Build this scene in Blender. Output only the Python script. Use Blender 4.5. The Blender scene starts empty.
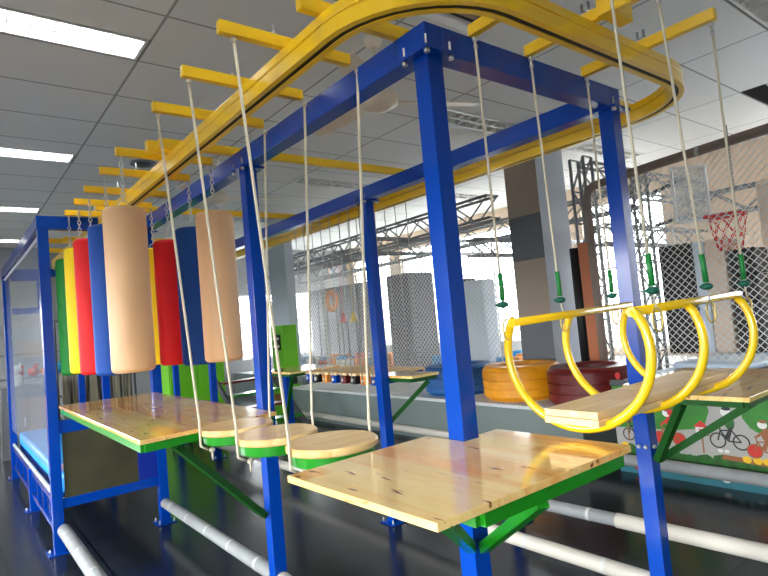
import bpy, bmesh, math, random
from mathutils import Vector, Matrix
random.seed(7)
PI = math.pi
sc = bpy.context.scene
COL = sc.collection

# ------------------------------------------------------------------ materials
def srgb(r, g, b):
    f = lambda c: c/12.92 if c <= .04045 else ((c+.055)/1.055)**2.4
    return (f(r/255), f(g/255), f(b/255), 1)

def mat(name, col, rough=.5, metal=0, coat=0, spec=.5, emit=None, es=0, noise=0, nscale=6, bump=0, bscale=60):
    m = bpy.data.materials.new(name); m.use_nodes = True
    nt = m.node_tree; b = nt.nodes['Principled BSDF']
    c = col if len(col) == 4 else (*col, 1)
    b.inputs['Base Color'].default_value = c
    b.inputs['Roughness'].default_value = rough
    b.inputs['Metallic'].default_value = metal
    b.inputs['Coat Weight'].default_value = coat
    b.inputs['Coat Roughness'].default_value = .08
    b.inputs['Specular IOR Level'].default_value = spec
    if emit:
        b.inputs['Emission Color'].default_value = (*emit[:3], 1)
        b.inputs['Emission Strength'].default_value = es
    if noise or bump:
        tc = nt.nodes.new('ShaderNodeTexCoord')
    if noise:
        n = nt.nodes.new('ShaderNodeTexNoise'); n.inputs['Scale'].default_value = nscale; n.inputs['Detail'].default_value = 5
        nt.links.new(tc.outputs['Object'], n.inputs['Vector'])
        r = nt.nodes.new('ShaderNodeValToRGB')
        r.color_ramp.elements[0].position = .3; r.color_ramp.elements[1].position = .7
        r.color_ramp.elements[0].color = tuple(x*(1-noise) for x in c[:3]) + (1,)
        r.color_ramp.elements[1].color = tuple(min(1, x*(1+noise*.6)) for x in c[:3]) + (1,)
        nt.links.new(n.outputs['Fac'], r.inputs['Fac']); nt.links.new(r.outputs['Color'], b.inputs['Base Color'])
    if bump:
        n2 = nt.nodes.new('ShaderNodeTexNoise'); n2.inputs['Scale'].default_value = bscale; n2.inputs['Detail'].default_value = 3
        nt.links.new(tc.outputs['Object'], n2.inputs['Vector'])
        bp = nt.nodes.new('ShaderNodeBump'); bp.inputs['Strength'].default_value = bump; bp.inputs['Distance'].default_value = .004
        nt.links.new(n2.outputs['Fac'], bp.inputs['Height']); nt.links.new(bp.outputs['Normal'], b.inputs['Normal'])
    return m

def wood(name, axis='Y', plank=.1, light=(255, 222, 146), dark=(246, 180, 96), rough=.1, coat=.35, knots=True):
    m = bpy.data.materials.new(name); m.use_nodes = True
    nt = m.node_tree; L = nt.links; N = nt.nodes; b = N['Principled BSDF']
    tc = N.new('ShaderNodeTexCoord'); sep = N.new('ShaderNodeSeparateXYZ'); L.new(tc.outputs['Object'], sep.inputs[0])
    across, along = ('X', 'Y') if axis == 'Y' else ('Y', 'X')
    def math_(op, a, bb=None):
        n = N.new('ShaderNodeMath'); n.operation = op
        for i, v in enumerate((a, bb)):
            if v is None: continue
            if isinstance(v, (int, float)): n.inputs[i].default_value = v
            else: L.new(v, n.inputs[i])
        return n.outputs[0]
    pid = math_('FLOOR', math_('DIVIDE', sep.outputs[across], plank))
    seg = math_('FLOOR', math_('DIVIDE', math_('ADD', sep.outputs[along], math_('MULTIPLY', pid, .37)), .62))
    comb = N.new('ShaderNodeCombineXYZ'); L.new(pid, comb.inputs[0]); L.new(seg, comb.inputs[1])
    wn = N.new('ShaderNodeTexWhiteNoise'); L.new(comb.outputs[0], wn.inputs['Vector'])
    mp = N.new('ShaderNodeMapping'); mp.inputs['Scale'].default_value = (22, 1.6, 22) if axis == 'Y' else (1.6, 22, 22)
    add = N.new('ShaderNodeVectorMath'); add.operation = 'ADD'
    L.new(tc.outputs['Object'], add.inputs[0]); L.new(wn.outputs['Color'], add.inputs[1])
    L.new(add.outputs[0], mp.inputs[0])
    n = N.new('ShaderNodeTexNoise'); n.inputs['Scale'].default_value = 1.0; n.inputs['Detail'].default_value = 6; n.inputs['Distortion'].default_value = .6
    L.new(mp.outputs[0], n.inputs['Vector'])
    fac = math_('ADD', math_('MULTIPLY', n.outputs['Fac'], .75), math_('MULTIPLY', wn.outputs['Value'], .3))
    r = N.new('ShaderNodeValToRGB'); L.new(fac, r.inputs['Fac'])
    r.color_ramp.elements[0].position = .34; r.color_ramp.elements[0].color = srgb(*dark)
    r.color_ramp.elements[1].position = .68; r.color_ramp.elements[1].color = srgb(*light)
    out = r.outputs['Color']
    if knots:
        mp2 = N.new('ShaderNodeMapping'); mp2.inputs['Scale'].default_value = (24, 5.5, 24) if axis == 'Y' else (5.5, 24, 24)
        L.new(tc.outputs['Object'], mp2.inputs[0])
        n3 = N.new('ShaderNodeTexNoise'); n3.inputs['Scale'].default_value = 1.3; n3.inputs['Detail'].default_value = 2
        L.new(mp2.outputs[0], n3.inputs['Vector'])
        r3 = N.new('ShaderNodeValToRGB'); r3.color_ramp.elements[0].position = .645; r3.color_ramp.elements[1].position = .72
        L.new(n3.outputs['Fac'], r3.inputs['Fac'])
        mx = N.new('ShaderNodeMix'); mx.data_type = 'RGBA'; L.new(r3.outputs['Color'], mx.inputs[0])
        L.new(out, mx.inputs[6]); mx.inputs[7].default_value = srgb(140, 66, 26); out = mx.outputs[2]
    L.new(out, b.inputs['Base Color'])
    b.inputs['Roughness'].default_value = rough; b.inputs['Coat Weight'].default_value = coat; b.inputs['Coat Roughness'].default_value = .04
    return m

def glass(name, tint=(1, 1, 1), gloss=.12, rough=.03, haze=None):
    m = bpy.data.materials.new(name); m.use_nodes = True
    nt = m.node_tree; N = nt.nodes; L = nt.links
    N.remove(N['Principled BSDF'])
    tr = N.new('ShaderNodeBsdfTransparent'); tr.inputs[0].default_value = (*tint, 1)
    gl = N.new('ShaderNodeBsdfGlossy'); gl.inputs['Roughness'].default_value = rough
    mx = N.new('ShaderNodeMixShader'); mx.inputs[0].default_value = gloss
    L.new(tr.outputs[0], mx.inputs[1]); L.new(gl.outputs[0], mx.inputs[2]); o = mx
    if haze:
        df = N.new('ShaderNodeBsdfDiffuse'); df.inputs[0].default_value = (*haze[:3], 1)
        m2 = N.new('ShaderNodeMixShader'); m2.inputs[0].default_value = haze[3]
        L.new(mx.outputs[0], m2.inputs[1]); L.new(df.outputs[0], m2.inputs[2]); o = m2
    L.new(o.outputs[0], N['Material Output'].inputs[0])
    return m

M = {}
M['blue'] = mat('blue_gloss_paint', srgb(0, 64, 166), .18, coat=.1, spec=.3)
M['yellow'] = mat('yellow_gloss_paint', srgb(255, 206, 28), .28, coat=.3)
M['green'] = mat('green_gloss_paint', srgb(24, 138, 20), .3, coat=.3)
M['hoopyellow'] = mat('yellow_tube_paint', srgb(250, 205, 20), .25, coat=.5)
M['woodY'] = wood('varnished_pine_boards', 'Y', .11)
M['woodX'] = wood('varnished_pine_boards_across', 'X', .11)
M['disc'] = wood('pale_pine_disc', 'X', .16, (250, 216, 150), (232, 184, 114), .3, .1, knots=False)
M['plank'] = wood('raw_pine_plank', 'X', .4, (255, 230, 182), (230, 190, 132), .5, 0, knots=False)
M['rope'] = mat('pale_rope', srgb(214, 204, 180), .8, bump=.6, bscale=300)
M['cable'] = mat('steel_cable', srgb(190, 190, 190), .4, .6)
M['steel'] = mat('zinc_steel', srgb(205, 205, 205), .3, .9)
M['brass'] = mat('brass_carabiner', srgb(205, 180, 100), .35, .6)
M['slot'] = mat('dark_rail_slot', srgb(38, 24, 14), .6)
M['sleeve'] = mat('green_rubber_sleeve', srgb(14, 120, 50), .45)
M['knotgreen'] = mat('teal_rope_knot', srgb(12, 92, 74), .7)
M['b_beige'] = mat('beige_bag_vinyl', srgb(228, 180, 132), .5, noise=.06, nscale=3, bump=.15, bscale=120)
M['b_blue'] = mat('blue_bag_vinyl', srgb(14, 70, 152), .62, spec=.3, bump=.12, bscale=120)
M['b_red'] = mat('red_bag_vinyl', srgb(228, 22, 26), .62, spec=.3, bump=.12, bscale=120)
M['b_yellow'] = mat('yellow_bag_vinyl', srgb(240, 204, 12), .62, spec=.3, bump=.12, bscale=120)
M['b_green'] = mat('green_bag_vinyl', srgb(10, 110, 32), .62, spec=.3, bump=.12, bscale=120)
M['foam'] = mat('grey_foam_tube', srgb(150, 153, 152), .65, noise=.08, nscale=9)
M['foamw'] = mat('white_foam_tube', srgb(206, 200, 186), .55)
M['tape'] = mat('clear_tape_joint', srgb(205, 205, 200), .25)
M['mat'] = mat('blue_vinyl_mat', srgb(20, 158, 240), .4)
M['tarp'] = mat('dark_blue_tarpaulin', srgb(14, 44, 150), .32, bump=.5, bscale=14)
M['olive'] = mat('dark_olive_sheet', srgb(66, 64, 40), .6, noise=.3, nscale=4)
M['sheet'] = glass('clear_plastic_sheet', (.93, .95, .97), .10, .12, haze=(.75, .8, .88, .07))
M['white'] = mat('white_paint', srgb(232, 232, 230), .4)
M['cream'] = mat('cream_plastic', srgb(226, 214, 192), .4)
M['brownpanel'] = mat('brown_grille', srgb(150, 118, 84), .5)
M['black'] = mat('black_rubber', srgb(18, 18, 19), .55)
M['dark'] = mat('dark_grey_steel', srgb(78, 80, 84), .45, .3)
M['truss'] = mat('grey_truss_steel', srgb(150, 152, 156), .5, .2)
M['net'] = mat('white_net_cord', srgb(222, 222, 216), .7)
M['pipe'] = mat('brown_grey_padded_pipe', srgb(140, 122, 110), .6)
M['t_orange'] = mat('orange_yellow_tyre_paint', srgb(240, 160, 16), .45, noise=.14, nscale=7)
M['t_blue'] = mat('blue_tyre_paint', srgb(22, 92, 158), .5, noise=.1, nscale=7)
M['t_red'] = mat('maroon_tyre_paint', srgb(108, 22, 18), .4, noise=.1, nscale=7)
M['shadegreen'] = mat('green_paint_in_shade', srgb(8, 78, 12), .5, spec=.25)  # same green paint, darkened to stand for shade on braces and rims
M['lime'] = mat('lime_green_panel', srgb(110, 200, 22), .4)
M['ledgetop'] = mat('granular_ledge_top', srgb(206, 208, 206), .8, noise=.35, nscale=60)
M['lowwall'] = mat('grey_green_low_wall', srgb(118, 130, 126), .6, noise=.06, nscale=3)
M['colwall'] = mat('taupe_column_paint', srgb(166, 150, 134), .6, noise=.04, nscale=2)
M['coldark'] = mat('slate_column_band', srgb(98, 102, 106), .55)
M['collight'] = mat('pale_blue_grey_paint_and_lit_side', srgb(186, 194, 204), .5)  # own colour of the pale column; painted window light on the taupe one
M['beigewall'] = mat('pinkish_beige_wall', srgb(228, 204, 180), .7, noise=.03, nscale=1)
M['greywall'] = mat('grey_wall', srgb(150, 152, 154), .7)
M['padgrey'] = mat('grey_padding', srgb(118, 118, 128), .6, noise=.15, nscale=6)
M['padblack'] = mat('black_padding', srgb(30, 28, 30), .5)
M['padwhite'] = mat('white_blue_padding', srgb(208, 222, 236), .5)
M['orangewood'] = mat('orange_brown_wood', srgb(190, 110, 66), .5)
M['hoopred'] = mat('red_hoop', srgb(210, 30, 26), .4)
M['clear'] = glass('clear_backboard', (.94, .96, .97), .10, .05, haze=(.9, .92, .93, .25))
M['pane'] = glass('window_pane', (1, 1, 1), .03, .02)
M['lamp'] = mat('lit_tube', (1, 1, 1), .4, emit=(.97, .98, 1), es=24)
M['louvre'] = mat('white_louvre_metal', srgb(226, 226, 222), .35, .1)
M['unlit'] = mat('unlit_tube', srgb(214, 214, 210), .4)
M['mur_green'] = mat('mural_grass_green', srgb(46, 132, 30), .45, noise=.25, nscale=7)
M['mur_road'] = mat('mural_road_grey', srgb(176, 172, 166), .45)
M['mur_teal'] = mat('mural_pond_teal', srgb(44, 116, 130), .45, noise=.12, nscale=6)
M['mur_dk'] = mat('mural_dark_green', srgb(28, 96, 22), .45, noise=.4, nscale=18)
M['mur_yel'] = mat('mural_flower_yellow', srgb(238, 190, 26), .45)
M['mur_red'] = mat('mural_red', srgb(206, 44, 34), .45)
M['mur_brn'] = mat('mural_brown', srgb(150, 92, 48), .45)
M['mur_blk'] = mat('mural_black', srgb(26, 26, 28), .45)
M['mur_wht'] = mat('mural_white', srgb(232, 230, 224), .45)
M['f_or'] = mat('orange_foam', srgb(240, 150, 60), .8)
M['f_bl'] = mat('blue_foam', srgb(50, 150, 205), .8)
M['f_rd'] = mat('red_foam', srgb(206, 70, 54), .8)
M['f_wh'] = mat('white_foam', srgb(236, 230, 222), .8)
M['curtain'] = mat('brown_grey_strip_curtain', srgb(120, 108, 96), .7)
M['steelgrey'] = mat('grey_cabinet_paint', srgb(120, 122, 126), .45)

# striped curtain
def stripes(m, scale, c0, c1):
    nt = m.node_tree; b = nt.nodes['Principled BSDF']
    tc = nt.nodes.new('ShaderNodeTexCoord'); mp = nt.nodes.new('ShaderNodeMapping'); mp.inputs['Scale'].default_value = (scale, scale, .6)
    n = nt.nodes.new('ShaderNodeTexNoise'); n.inputs['Scale'].default_value = 1; n.inputs['Detail'].default_value = 4
    r = nt.nodes.new('ShaderNodeValToRGB'); r.color_ramp.elements[0].position = .42; r.color_ramp.elements[1].position = .6
    r.color_ramp.elements[0].color = c0; r.color_ramp.elements[1].color = c1
    nt.links.new(tc.outputs['Object'], mp.inputs[0]); nt.links.new(mp.outputs[0], n.inputs['Vector'])
    nt.links.new(n.outputs['Fac'], r.inputs['Fac']); nt.links.new(r.outputs['Color'], b.inputs['Base Color'])
stripes(M['curtain'], 26, srgb(44, 40, 38), srgb(176, 162, 144))

# floor tiles
def floor_mat():
    m = bpy.data.materials.new('dark_glossy_floor_tiles'); m.use_nodes = True
    nt = m.node_tree; N = nt.nodes; L = nt.links; b = N['Principled BSDF']
    tc = N.new('ShaderNodeTexCoord')
    br = N.new('ShaderNodeTexBrick'); br.offset = 0; br.inputs['Scale'].default_value = 1
    br.inputs['Brick Width'].default_value = .6; br.inputs['Row Height'].default_value = .6; br.inputs['Mortar Size'].default_value = .007
    br.inputs['Color1'].default_value = srgb(20, 40, 56); br.inputs['Color2'].default_value = srgb(25, 46, 62); br.inputs['Mortar'].default_value = srgb(8, 12, 16)
    L.new(tc.outputs['Object'], br.inputs['Vector'])
    n = N.new('ShaderNodeTexNoise'); n.inputs['Scale'].default_value = 1.7; n.inputs['Detail'].default_value = 6
    L.new(tc.outputs['Object'], n.inputs['Vector'])
    mx = N.new('ShaderNodeMix'); mx.data_type = 'RGBA'; mx.blend_type = 'MULTIPLY'; mx.inputs[0].default_value = .5
    L.new(br.outputs['Color'], mx.inputs[6]); L.new(n.outputs['Color'], mx.inputs[7]); 
    hs = N.new('ShaderNodeHueSaturation'); hs.inputs['Saturation'].default_value = .5; L.new(mx.outputs[2], hs.inputs['Color'])
    L.new(hs.outputs[0], b.inputs['Base Color'])
    r = N.new('ShaderNodeMapRange'); r.inputs[3].default_value = .1; r.inputs[4].default_value = .28; b.inputs['Specular IOR Level'].default_value = .34
    L.new(n.outputs['Fac'], r.inputs[0]); L.new(r.outputs[0], b.inputs['Roughness'])
    return m
M['floor'] = floor_mat()

# ceiling tiles: 1.2 x 0.6 m grid
def ceil_mat():
    m = bpy.data.materials.new('white_ceiling_tiles'); m.use_nodes = True
    nt = m.node_tree; N = nt.nodes; L = nt.links; b = N['Principled BSDF']
    tc = N.new('ShaderNodeTexCoord'); mp = N.new('ShaderNodeMapping'); mp.inputs['Location'].default_value = (-gx(-.495)+1.2*LAM*10, -gy(1.512)+.6*LAM*20, 0)
    L.new(tc.outputs['Object'], mp.inputs[0])
    br = N.new('ShaderNodeTexBrick'); br.offset = 0; br.inputs['Scale'].default_value = 1
    br.inputs['Brick Width'].default_value = 1.2*LAM; br.inputs['Row Height'].default_value = .6*LAM; br.inputs['Mortar Size'].default_value = .011; br.inputs['Mortar Smooth'].default_value = .0
    br.inputs['Color1'].default_value = srgb(222, 222, 218); br.inputs['Color2'].default_value = srgb(214, 214, 210); br.inputs['Mortar'].default_value = srgb(150, 150, 148)
    L.new(mp.outputs[0], br.inputs['Vector']); L.new(br.outputs['Color'], b.inputs['Base Color'])
    b.inputs['Roughness'].default_value = .8
    n = N.new('ShaderNodeTexNoise'); n.inputs['Scale'].default_value = 160
    L.new(tc.outputs['Object'], n.inputs['Vector'])
    bp = N.new('ShaderNodeBump'); bp.inputs['Strength'].default_value = .25; bp.inputs['Distance'].default_value = .003
    L.new(n.outputs['Fac'], bp.inputs['Height']); L.new(bp.outputs[0], b.inputs['Normal'])
    return m

# ------------------------------------------------------------------ mesh helpers
def NB(): return bmesh.new()
def box(bm, x0, x1, y0, y1, z0, z1, mi=0):
    v = [bm.verts.new((x, y, z)) for z in (z0, z1) for x, y in ((x0, y0), (x1, y0), (x1, y1), (x0, y1))]
    for q in ((3, 2, 1, 0), (4, 5, 6, 7), (0, 1, 5, 4), (1, 2, 6, 5), (2, 3, 7, 6), (3, 0, 4, 7)):
        f = bm.faces.new([v[i] for i in q]); f.material_index = mi
    return bm
def frame_of(d, up=Vector((0, 0, 1))):
    d = d.normalized()
    if abs(d.dot(up)) > .98: up = Vector((0, 1, 0))
    s = d.cross(up).normalized(); return s, s.cross(d).normalized()
def bar(bm, a, b, w, h, up=(0, 0, 1), mi=0):
    a, b = Vector(a), Vector(b); s, u = frame_of(b-a, Vector(up))
    v = [bm.verts.new(p+s*i*w/2+u*j*h/2) for p in (a, b) for i, j in ((-1, -1), (1, -1), (1, 1), (-1, 1))]
    for q in ((0, 1, 2, 3), (7, 6, 5, 4), (4, 5, 1, 0), (5, 6, 2, 1), (6, 7, 3, 2), (7, 4, 0, 3)):
        f = bm.faces.new([v[i] for i in q]); f.material_index = mi
    return bm
def tube(bm, pts, r, n=8, cap=True, closed=False, mi=0):
    pts = [Vector(p) for p in pts]; rings = []; k = len(pts); s = None
    for i, p in enumerate(pts):
        if closed: d = pts[(i+1) % k]-pts[i-1]
        else: d = pts[min(i+1, k-1)]-pts[max(i-1, 0)]
        d.normalize()
        if s is None: s, u = frame_of(d)
        else:
            s = (s-d*s.dot(d)).normalized(); u = s.cross(d).normalized()
        rr = r[i] if isinstance(r, (list, tuple)) else r
        rings.append([bm.verts.new(p+s*rr*math.cos(2*PI*j/n)+u*rr*math.sin(2*PI*j/n)) for j in range(n)])
    m = k if closed else k-1
    for i in range(m):
        A, B = rings[i], rings[(i+1) % k]
        for j in range(n):
            f = bm.faces.new((A[j], A[(j+1) % n], B[(j+1) % n], B[j])); f.smooth = True; f.material_index = mi
    if cap and not closed:
        f = bm.faces.new(rings[0][::-1]); f.material_index = mi
        f = bm.faces.new(rings[-1]); f.material_index = mi
    return bm
def lathe(bm, prof, c=(0, 0, 0), n=32, closed=False, smooth=True, mi=0):
    c = Vector(c); rings = []
    for r, z in prof:
        if r < 1e-6: rings.append([bm.verts.new(c+Vector((0, 0, z)))])
        else: rings.append([bm.verts.new(c+Vector((r*math.cos(2*PI*j/n), r*math.sin(2*PI*j/n), z))) for j in range(n)])
    k = len(rings)
    for i in range(k if closed else k-1):
        A, B = rings[i], rings[(i+1) % k]
        for j in range(n):
            j2 = (j+1) % n
            if len(A) == 1 and len(B) == 1: continue
            if len(A) == 1: f = bm.faces.new((A[0], B[j2], B[j]))
            elif len(B) == 1: f = bm.faces.new((A[j], A[j2], B[0]))
            else: f = bm.faces.new((A[j], A[j2], B[j2], B[j]))
            f.smooth = smooth; f.material_index = mi
    return bm
def prism(bm, poly, z0, z1, mi=0):
    lo = [bm.verts.new((x, y, z0)) for x, y in poly]; hi = [bm.verts.new((x, y, z1)) for x, y in poly]; k = len(poly)
    f = bm.faces.new(lo[::-1]); f.material_index = mi
    f = bm.faces.new(hi); f.material_index = mi
    for i in range(k):
        f = bm.faces.new((lo[i], lo[(i+1) % k], hi[(i+1) % k], hi[i])); f.material_index = mi
    return bm
def sphere(bm, c, r, sx=1, sy=1, sz=1):
    g = bmesh.ops.create_uvsphere(bm, u_segments=14, v_segments=9, radius=r)
    for v in g['verts']:
        v.co = Vector((v.co.x*sx+c[0], v.co.y*sy+c[1], v.co.z*sz+c[2]))
        for f in v.link_faces: f.smooth = True
    return bm
def bolts(bm, pts, axis, r=.011, h=.02):
    for p in pts:
        p = Vector(p); a = Vector(axis).normalized()
        tube(bm, [p, p+a*h*.45, p+a*h], [r, r, r*.5], 6)
    return bm

def rootloc(p):
    l = Vector((0, 0, 0))
    while p is not None:
        l += p.location; p = p.parent
    return l
def tag(o, label=None, cat=None, group=None, kind=None):
    if label: o['label'] = label
    if cat: o['category'] = cat
    if group: o['group'] = group
    if kind: o['kind'] = kind
    return o
def thing(name, label, cat, loc, group=None):
    o = bpy.data.objects.new(name, None); o.empty_display_size = .1; COL.objects.link(o); o.location = loc
    return tag(o, label, cat, group)
def obj(name, bm, m, parent=None, label=None, bevel=0, base=None):
    bmesh.ops.recalc_face_normals(bm, faces=bm.faces)
    off = rootloc(parent) if parent is not None else None
    if parent is None:
        xs = [v.co for v in bm.verts]
        off = Vector(base) if base else Vector(((min(c.x for c in xs)+max(c.x for c in xs))/2, (min(c.y for c in xs)+max(c.y for c in xs))/2, min(c.z for c in xs)))
    for v in bm.verts: v.co -= off
    me = bpy.data.meshes.new(name); bm.to_mesh(me); bm.free()
    for q in (m if isinstance(m, (list, tuple)) else [m]): me.materials.append(M[q] if isinstance(q, str) else q)
    o = bpy.data.objects.new(name, me); COL.objects.link(o)
    if parent is not None: o.parent = parent
    else: o.location = off
    if label: o['label'] = label
    if bevel:
        bv = o.modifiers.new('bevel', 'BEVEL'); bv.width = bevel; bv.segments = 2; bv.limit_method = 'ANGLE'
    return o
def single(name, label, cat, bm, m, group=None, kind=None, bevel=0, base=None):
    return tag(obj(name, bm, m, None, None, bevel, base), label, cat, group, kind)
def struct(name, bm, m, label=None, parent=None):
    o = obj(name, bm, m, parent, base=(0, 0, 0) if parent is None else None)
    if parent is None: tag(o, label, None, None, 'structure')
    return o
def kids(o): return [c for c in bpy.data.objects if c.parent == o]
def dup(root, loc, label=None, rz=0, group=None):
    r = root.copy(); COL.objects.link(r); r.location = loc; r.rotation_euler = (0, 0, rz)
    if label: r['label'] = label
    if group: r['group'] = group
    for ch in kids(root):
        c = ch.copy(); COL.objects.link(c); c.parent = r
        for g in kids(ch):
            d = g.copy(); COL.objects.link(d); d.parent = c
    return r
def setmat(o, m):
    o.data = o.data.copy(); o.data.materials.clear(); o.data.materials.append(M[m])

# ------------------------------------------------------------------ measures (metres)
S = .083; W = 1.375; HB = 2.766; HT = 2.88; HC = 4.13; ZP = 1.2325
LAM = 1.345
def gx(x): return -1.536+LAM*(x+1.536)
def gy(y): return -1.533+LAM*(y+1.533)
X0, X1, Y0, Y1 = -5.295, 9.105, -4.488, 13.812

M['ceiling'] = ceil_mat()
# ------------------------------------------------------------------ room shell
struct('floor', box(NB(), X0, X1, Y0, Y1, -.05, 0), 'floor', 'dark grey glossy tiled floor')

XT = [-.495+1.2*i for i in range(-4, 8)]
YT = [1.512+.3*j for j in range(-20, 42)]
def cell(x, y): return (round((x+.495)/1.2), round((y-1.512)/.3))
TROF = []   # (x0, y0, lit) on the tile grid
for jy in range(-2, 5):
    for ix, lit in ((-.495-1.2, True), (1.905, False)):
        y = 1.812+2.4*jy
        if Y0 < gy(y) < Y1-.5: TROF.append((ix, y, lit))
TROF.append((4.305, 1.812, False)); TROF.append((4.305, 4.212, False))
open_cells = {cell(x, y) for x, y, l in TROF}
open_cells |= {cell(4.305, .312-.3), cell(4.305, .012-.3)}
bm = NB()
cl = lambda v, a, b: max(a, min(b, v))
for x in XT:
    for y in YT:
        if cell(x, y) in open_cells: continue
        xa, xb, ya, yb = cl(gx(x), X0, X1), cl(gx(x+1.2), X0, X1), cl(gy(y), Y0, Y1), cl(gy(y+.3), Y0, Y1)
        if xb-xa < .005 or yb-ya < .005: continue
        bm.faces.new([bm.verts.new(p) for p in ((xa, ya, HC), (xb, ya, HC), (xb, yb, HC), (xa, yb, HC))])
bmesh.ops.remove_doubles(bm, verts=bm.verts, dist=.001)
ce = struct('ceiling', bm, 'ceiling', 'white suspended ceiling of rectangular tiles with a missing tile')
so = ce.modifiers.new('thick', 'SOLIDIFY'); so.thickness = .015; so.offset = -1 if ce.data.polygons[0].normal.z < 0 else 1
struct('trim_1', box(NB(), X0, X1, Y0, Y1, HC+.35, HC+.4), 'greywall', 'concrete slab above the suspended ceiling')
hx0, hx1, hy0, hy1 = gx(4.305), gx(5.505), gy(-.288), gy(.312)
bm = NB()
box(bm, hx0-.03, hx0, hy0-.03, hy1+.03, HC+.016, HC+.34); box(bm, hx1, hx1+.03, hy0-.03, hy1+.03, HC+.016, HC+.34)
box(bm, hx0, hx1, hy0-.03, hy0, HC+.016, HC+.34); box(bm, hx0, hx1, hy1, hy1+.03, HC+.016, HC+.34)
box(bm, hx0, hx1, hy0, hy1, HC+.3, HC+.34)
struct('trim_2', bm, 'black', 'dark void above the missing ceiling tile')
bm = NB(); tube(bm, [(hx0+.5, hy1-.1, HC+.29), (hx0+.55, hy1-.2, HC+.1), (hx0+.75, hy1-.3, HC+.06), (hx0+.95, hy1-.4, HC+.16), (hx0+1.1, hy1-.45, HC+.29)], .04, 8)
single('flexible_duct', 'white flexible duct seen inside the black hole of the missing ceiling tile', 'duct', bm, 'white')

def wall_with_windows(name, axis, pos, thick, lo, hi, wins, m, label):
    """axis 'X': wall at x=pos running along y; wins = (a0, a1, z0, z1)"""
    bm = NB()
    def bx(a0, a1, z0, z1):
        if a1-a0 < .005 or z1-z0 < .005: return
        if axis == 'X': box(bm, pos, pos+thick, a0, a1, z0, z1)
        else: box(bm, a0, a1, pos, pos+thick, z0, z1)
    a = lo
    for w0, w1, z0, z1 in sorted(wins):
        bx(a, w0, 0, HC+.35); bx(w0, w1, 0, z0); bx(w0, w1, z1, HC+.35); a = w1
    bx(a, hi, 0, HC+.35)
    return struct(name, bm, m, label)
WR = [(-3.9, -2.1, .9, 3.7), (-1.2, .7, .9, 3.7), (3.3, 5.0, .7, 3.7), (6.2, 8.9, .6, 3.7), (9.4, 11.0, .6, 3.7), (11.5, 13.4, .6, 3.7)]
wall_with_windows('wall_right', 'X', X1-.02, .2, Y0, Y1, WR, 'beigewall', 'pinkish beige wall with tall bright windows behind the nets')
WL = [(-3.6, -.4, .9, 2.6), (1.6, 4.6, .9, 2.6), (8.6, 11.4, .9, 2.6)]
wall_with_windows('wall_left', 'X', X0-.2, .2, Y0, Y1, WL, 'greywall', 'grey wall with a row of windows')
wall_with_windows('wall_back', 'Y', Y0-.2, .2, X0, X1, [], 'greywall', 'grey wall behind the viewer')
wall_with_windows('wall_far', 'Y', Y1-.02, .2, X0, X1, [(-4.6, -2.6, 1.2, 2.8), (5.2, 8.2, .9, 2.8)], 'greywall', 'grey far wall of the hall')
wi = 0
def window(axis, pos, w, nm=2):
    global wi; wi += 1
    a0, a1, z0, z1 = w; bm = NB(); t = .05
    def bx(b0, b1, c0, c1, dd=.06):
        if axis == 'X': box(bm, pos-dd/2, pos+dd/2, b0, b1, c0, c1)
        else: box(bm, b0, b1, pos-dd/2, pos+dd/2, c0, c1)
    bx(a0, a0+t, z0, z1); bx(a1-t, a1, z0, z1); bx(a0+t, a1-t, z0, z0+t); bx(a0+t, a1-t, z1-t, z1)
    for i in range(1, nm):
        c = a0+(a1-a0)*i/nm; bx(c-.02, c+.02, z0+t, z1-t)
    bx(a0+t, a1-t, z0+(z1-z0)*.55-.02, z0+(z1-z0)*.55+.02, .05)
    fr = struct('window_%d' % wi, bm, 'white', 'white framed window full of daylight')
    bm = NB()
    if axis == 'X': box(bm, pos-.004, pos+.004, a0+.03, a1-.03, z0+.03, z1-.03)
    else: box(bm, a0+.03, a1-.03, pos-.004, pos+.004, z0+.03, z1-.03)
    p = obj('pane', bm, 'pane', fr)
for w in WR: window('X', X1+.08, w)
for w in WL: window('X', X0-.1, w, 3)
for w in [(-4.6, -2.6, 1.2, 2.8), (5.2, 8.2, .9, 2.8)]: window('Y', Y1+.08, w, 3)

# ceiling troffers: 1.2 x 0.3 m
def troffer(lit):
    t = thing('ceiling_light', '', 'ceiling light', (0, 0, HC), 'louvred strip lights in the ceiling')
    bm = NB()
    z = HC
    box(bm, .012, .03, .012, .288, z-.004, z+.09); box(bm, 1.17, 1.188, .012, .288, z-.004, z+.09)
    box(bm, .03, 1.17, .012, .03, z-.004, z+.09); box(bm, .03, 1.17, .27, .288, z-.004, z+.09); box(bm, .012, 1.188, .012, .288, z+.09, z+.1)
    obj('housing', bm, 'louvre', t)
    bm = NB(); box(bm, .03, 1.17, .143, .157, z-.002, z+.05)
    for i in range(1, 10):
        x = .03+1.14*i/10
        bar(bm, (x, .03, z+.022), (x, .27, z+.022), .006, .045)
    obj('louvre', bm, 'louvre', t)
    for y in (.088, .212):
        obj('tube', tube(NB(), [(.05, y, z+.066), (1.15, y, z+.066)], .014, 8), 'lamp' if lit else 'unlit', t)
    return t
tl, tu = None, None
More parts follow.
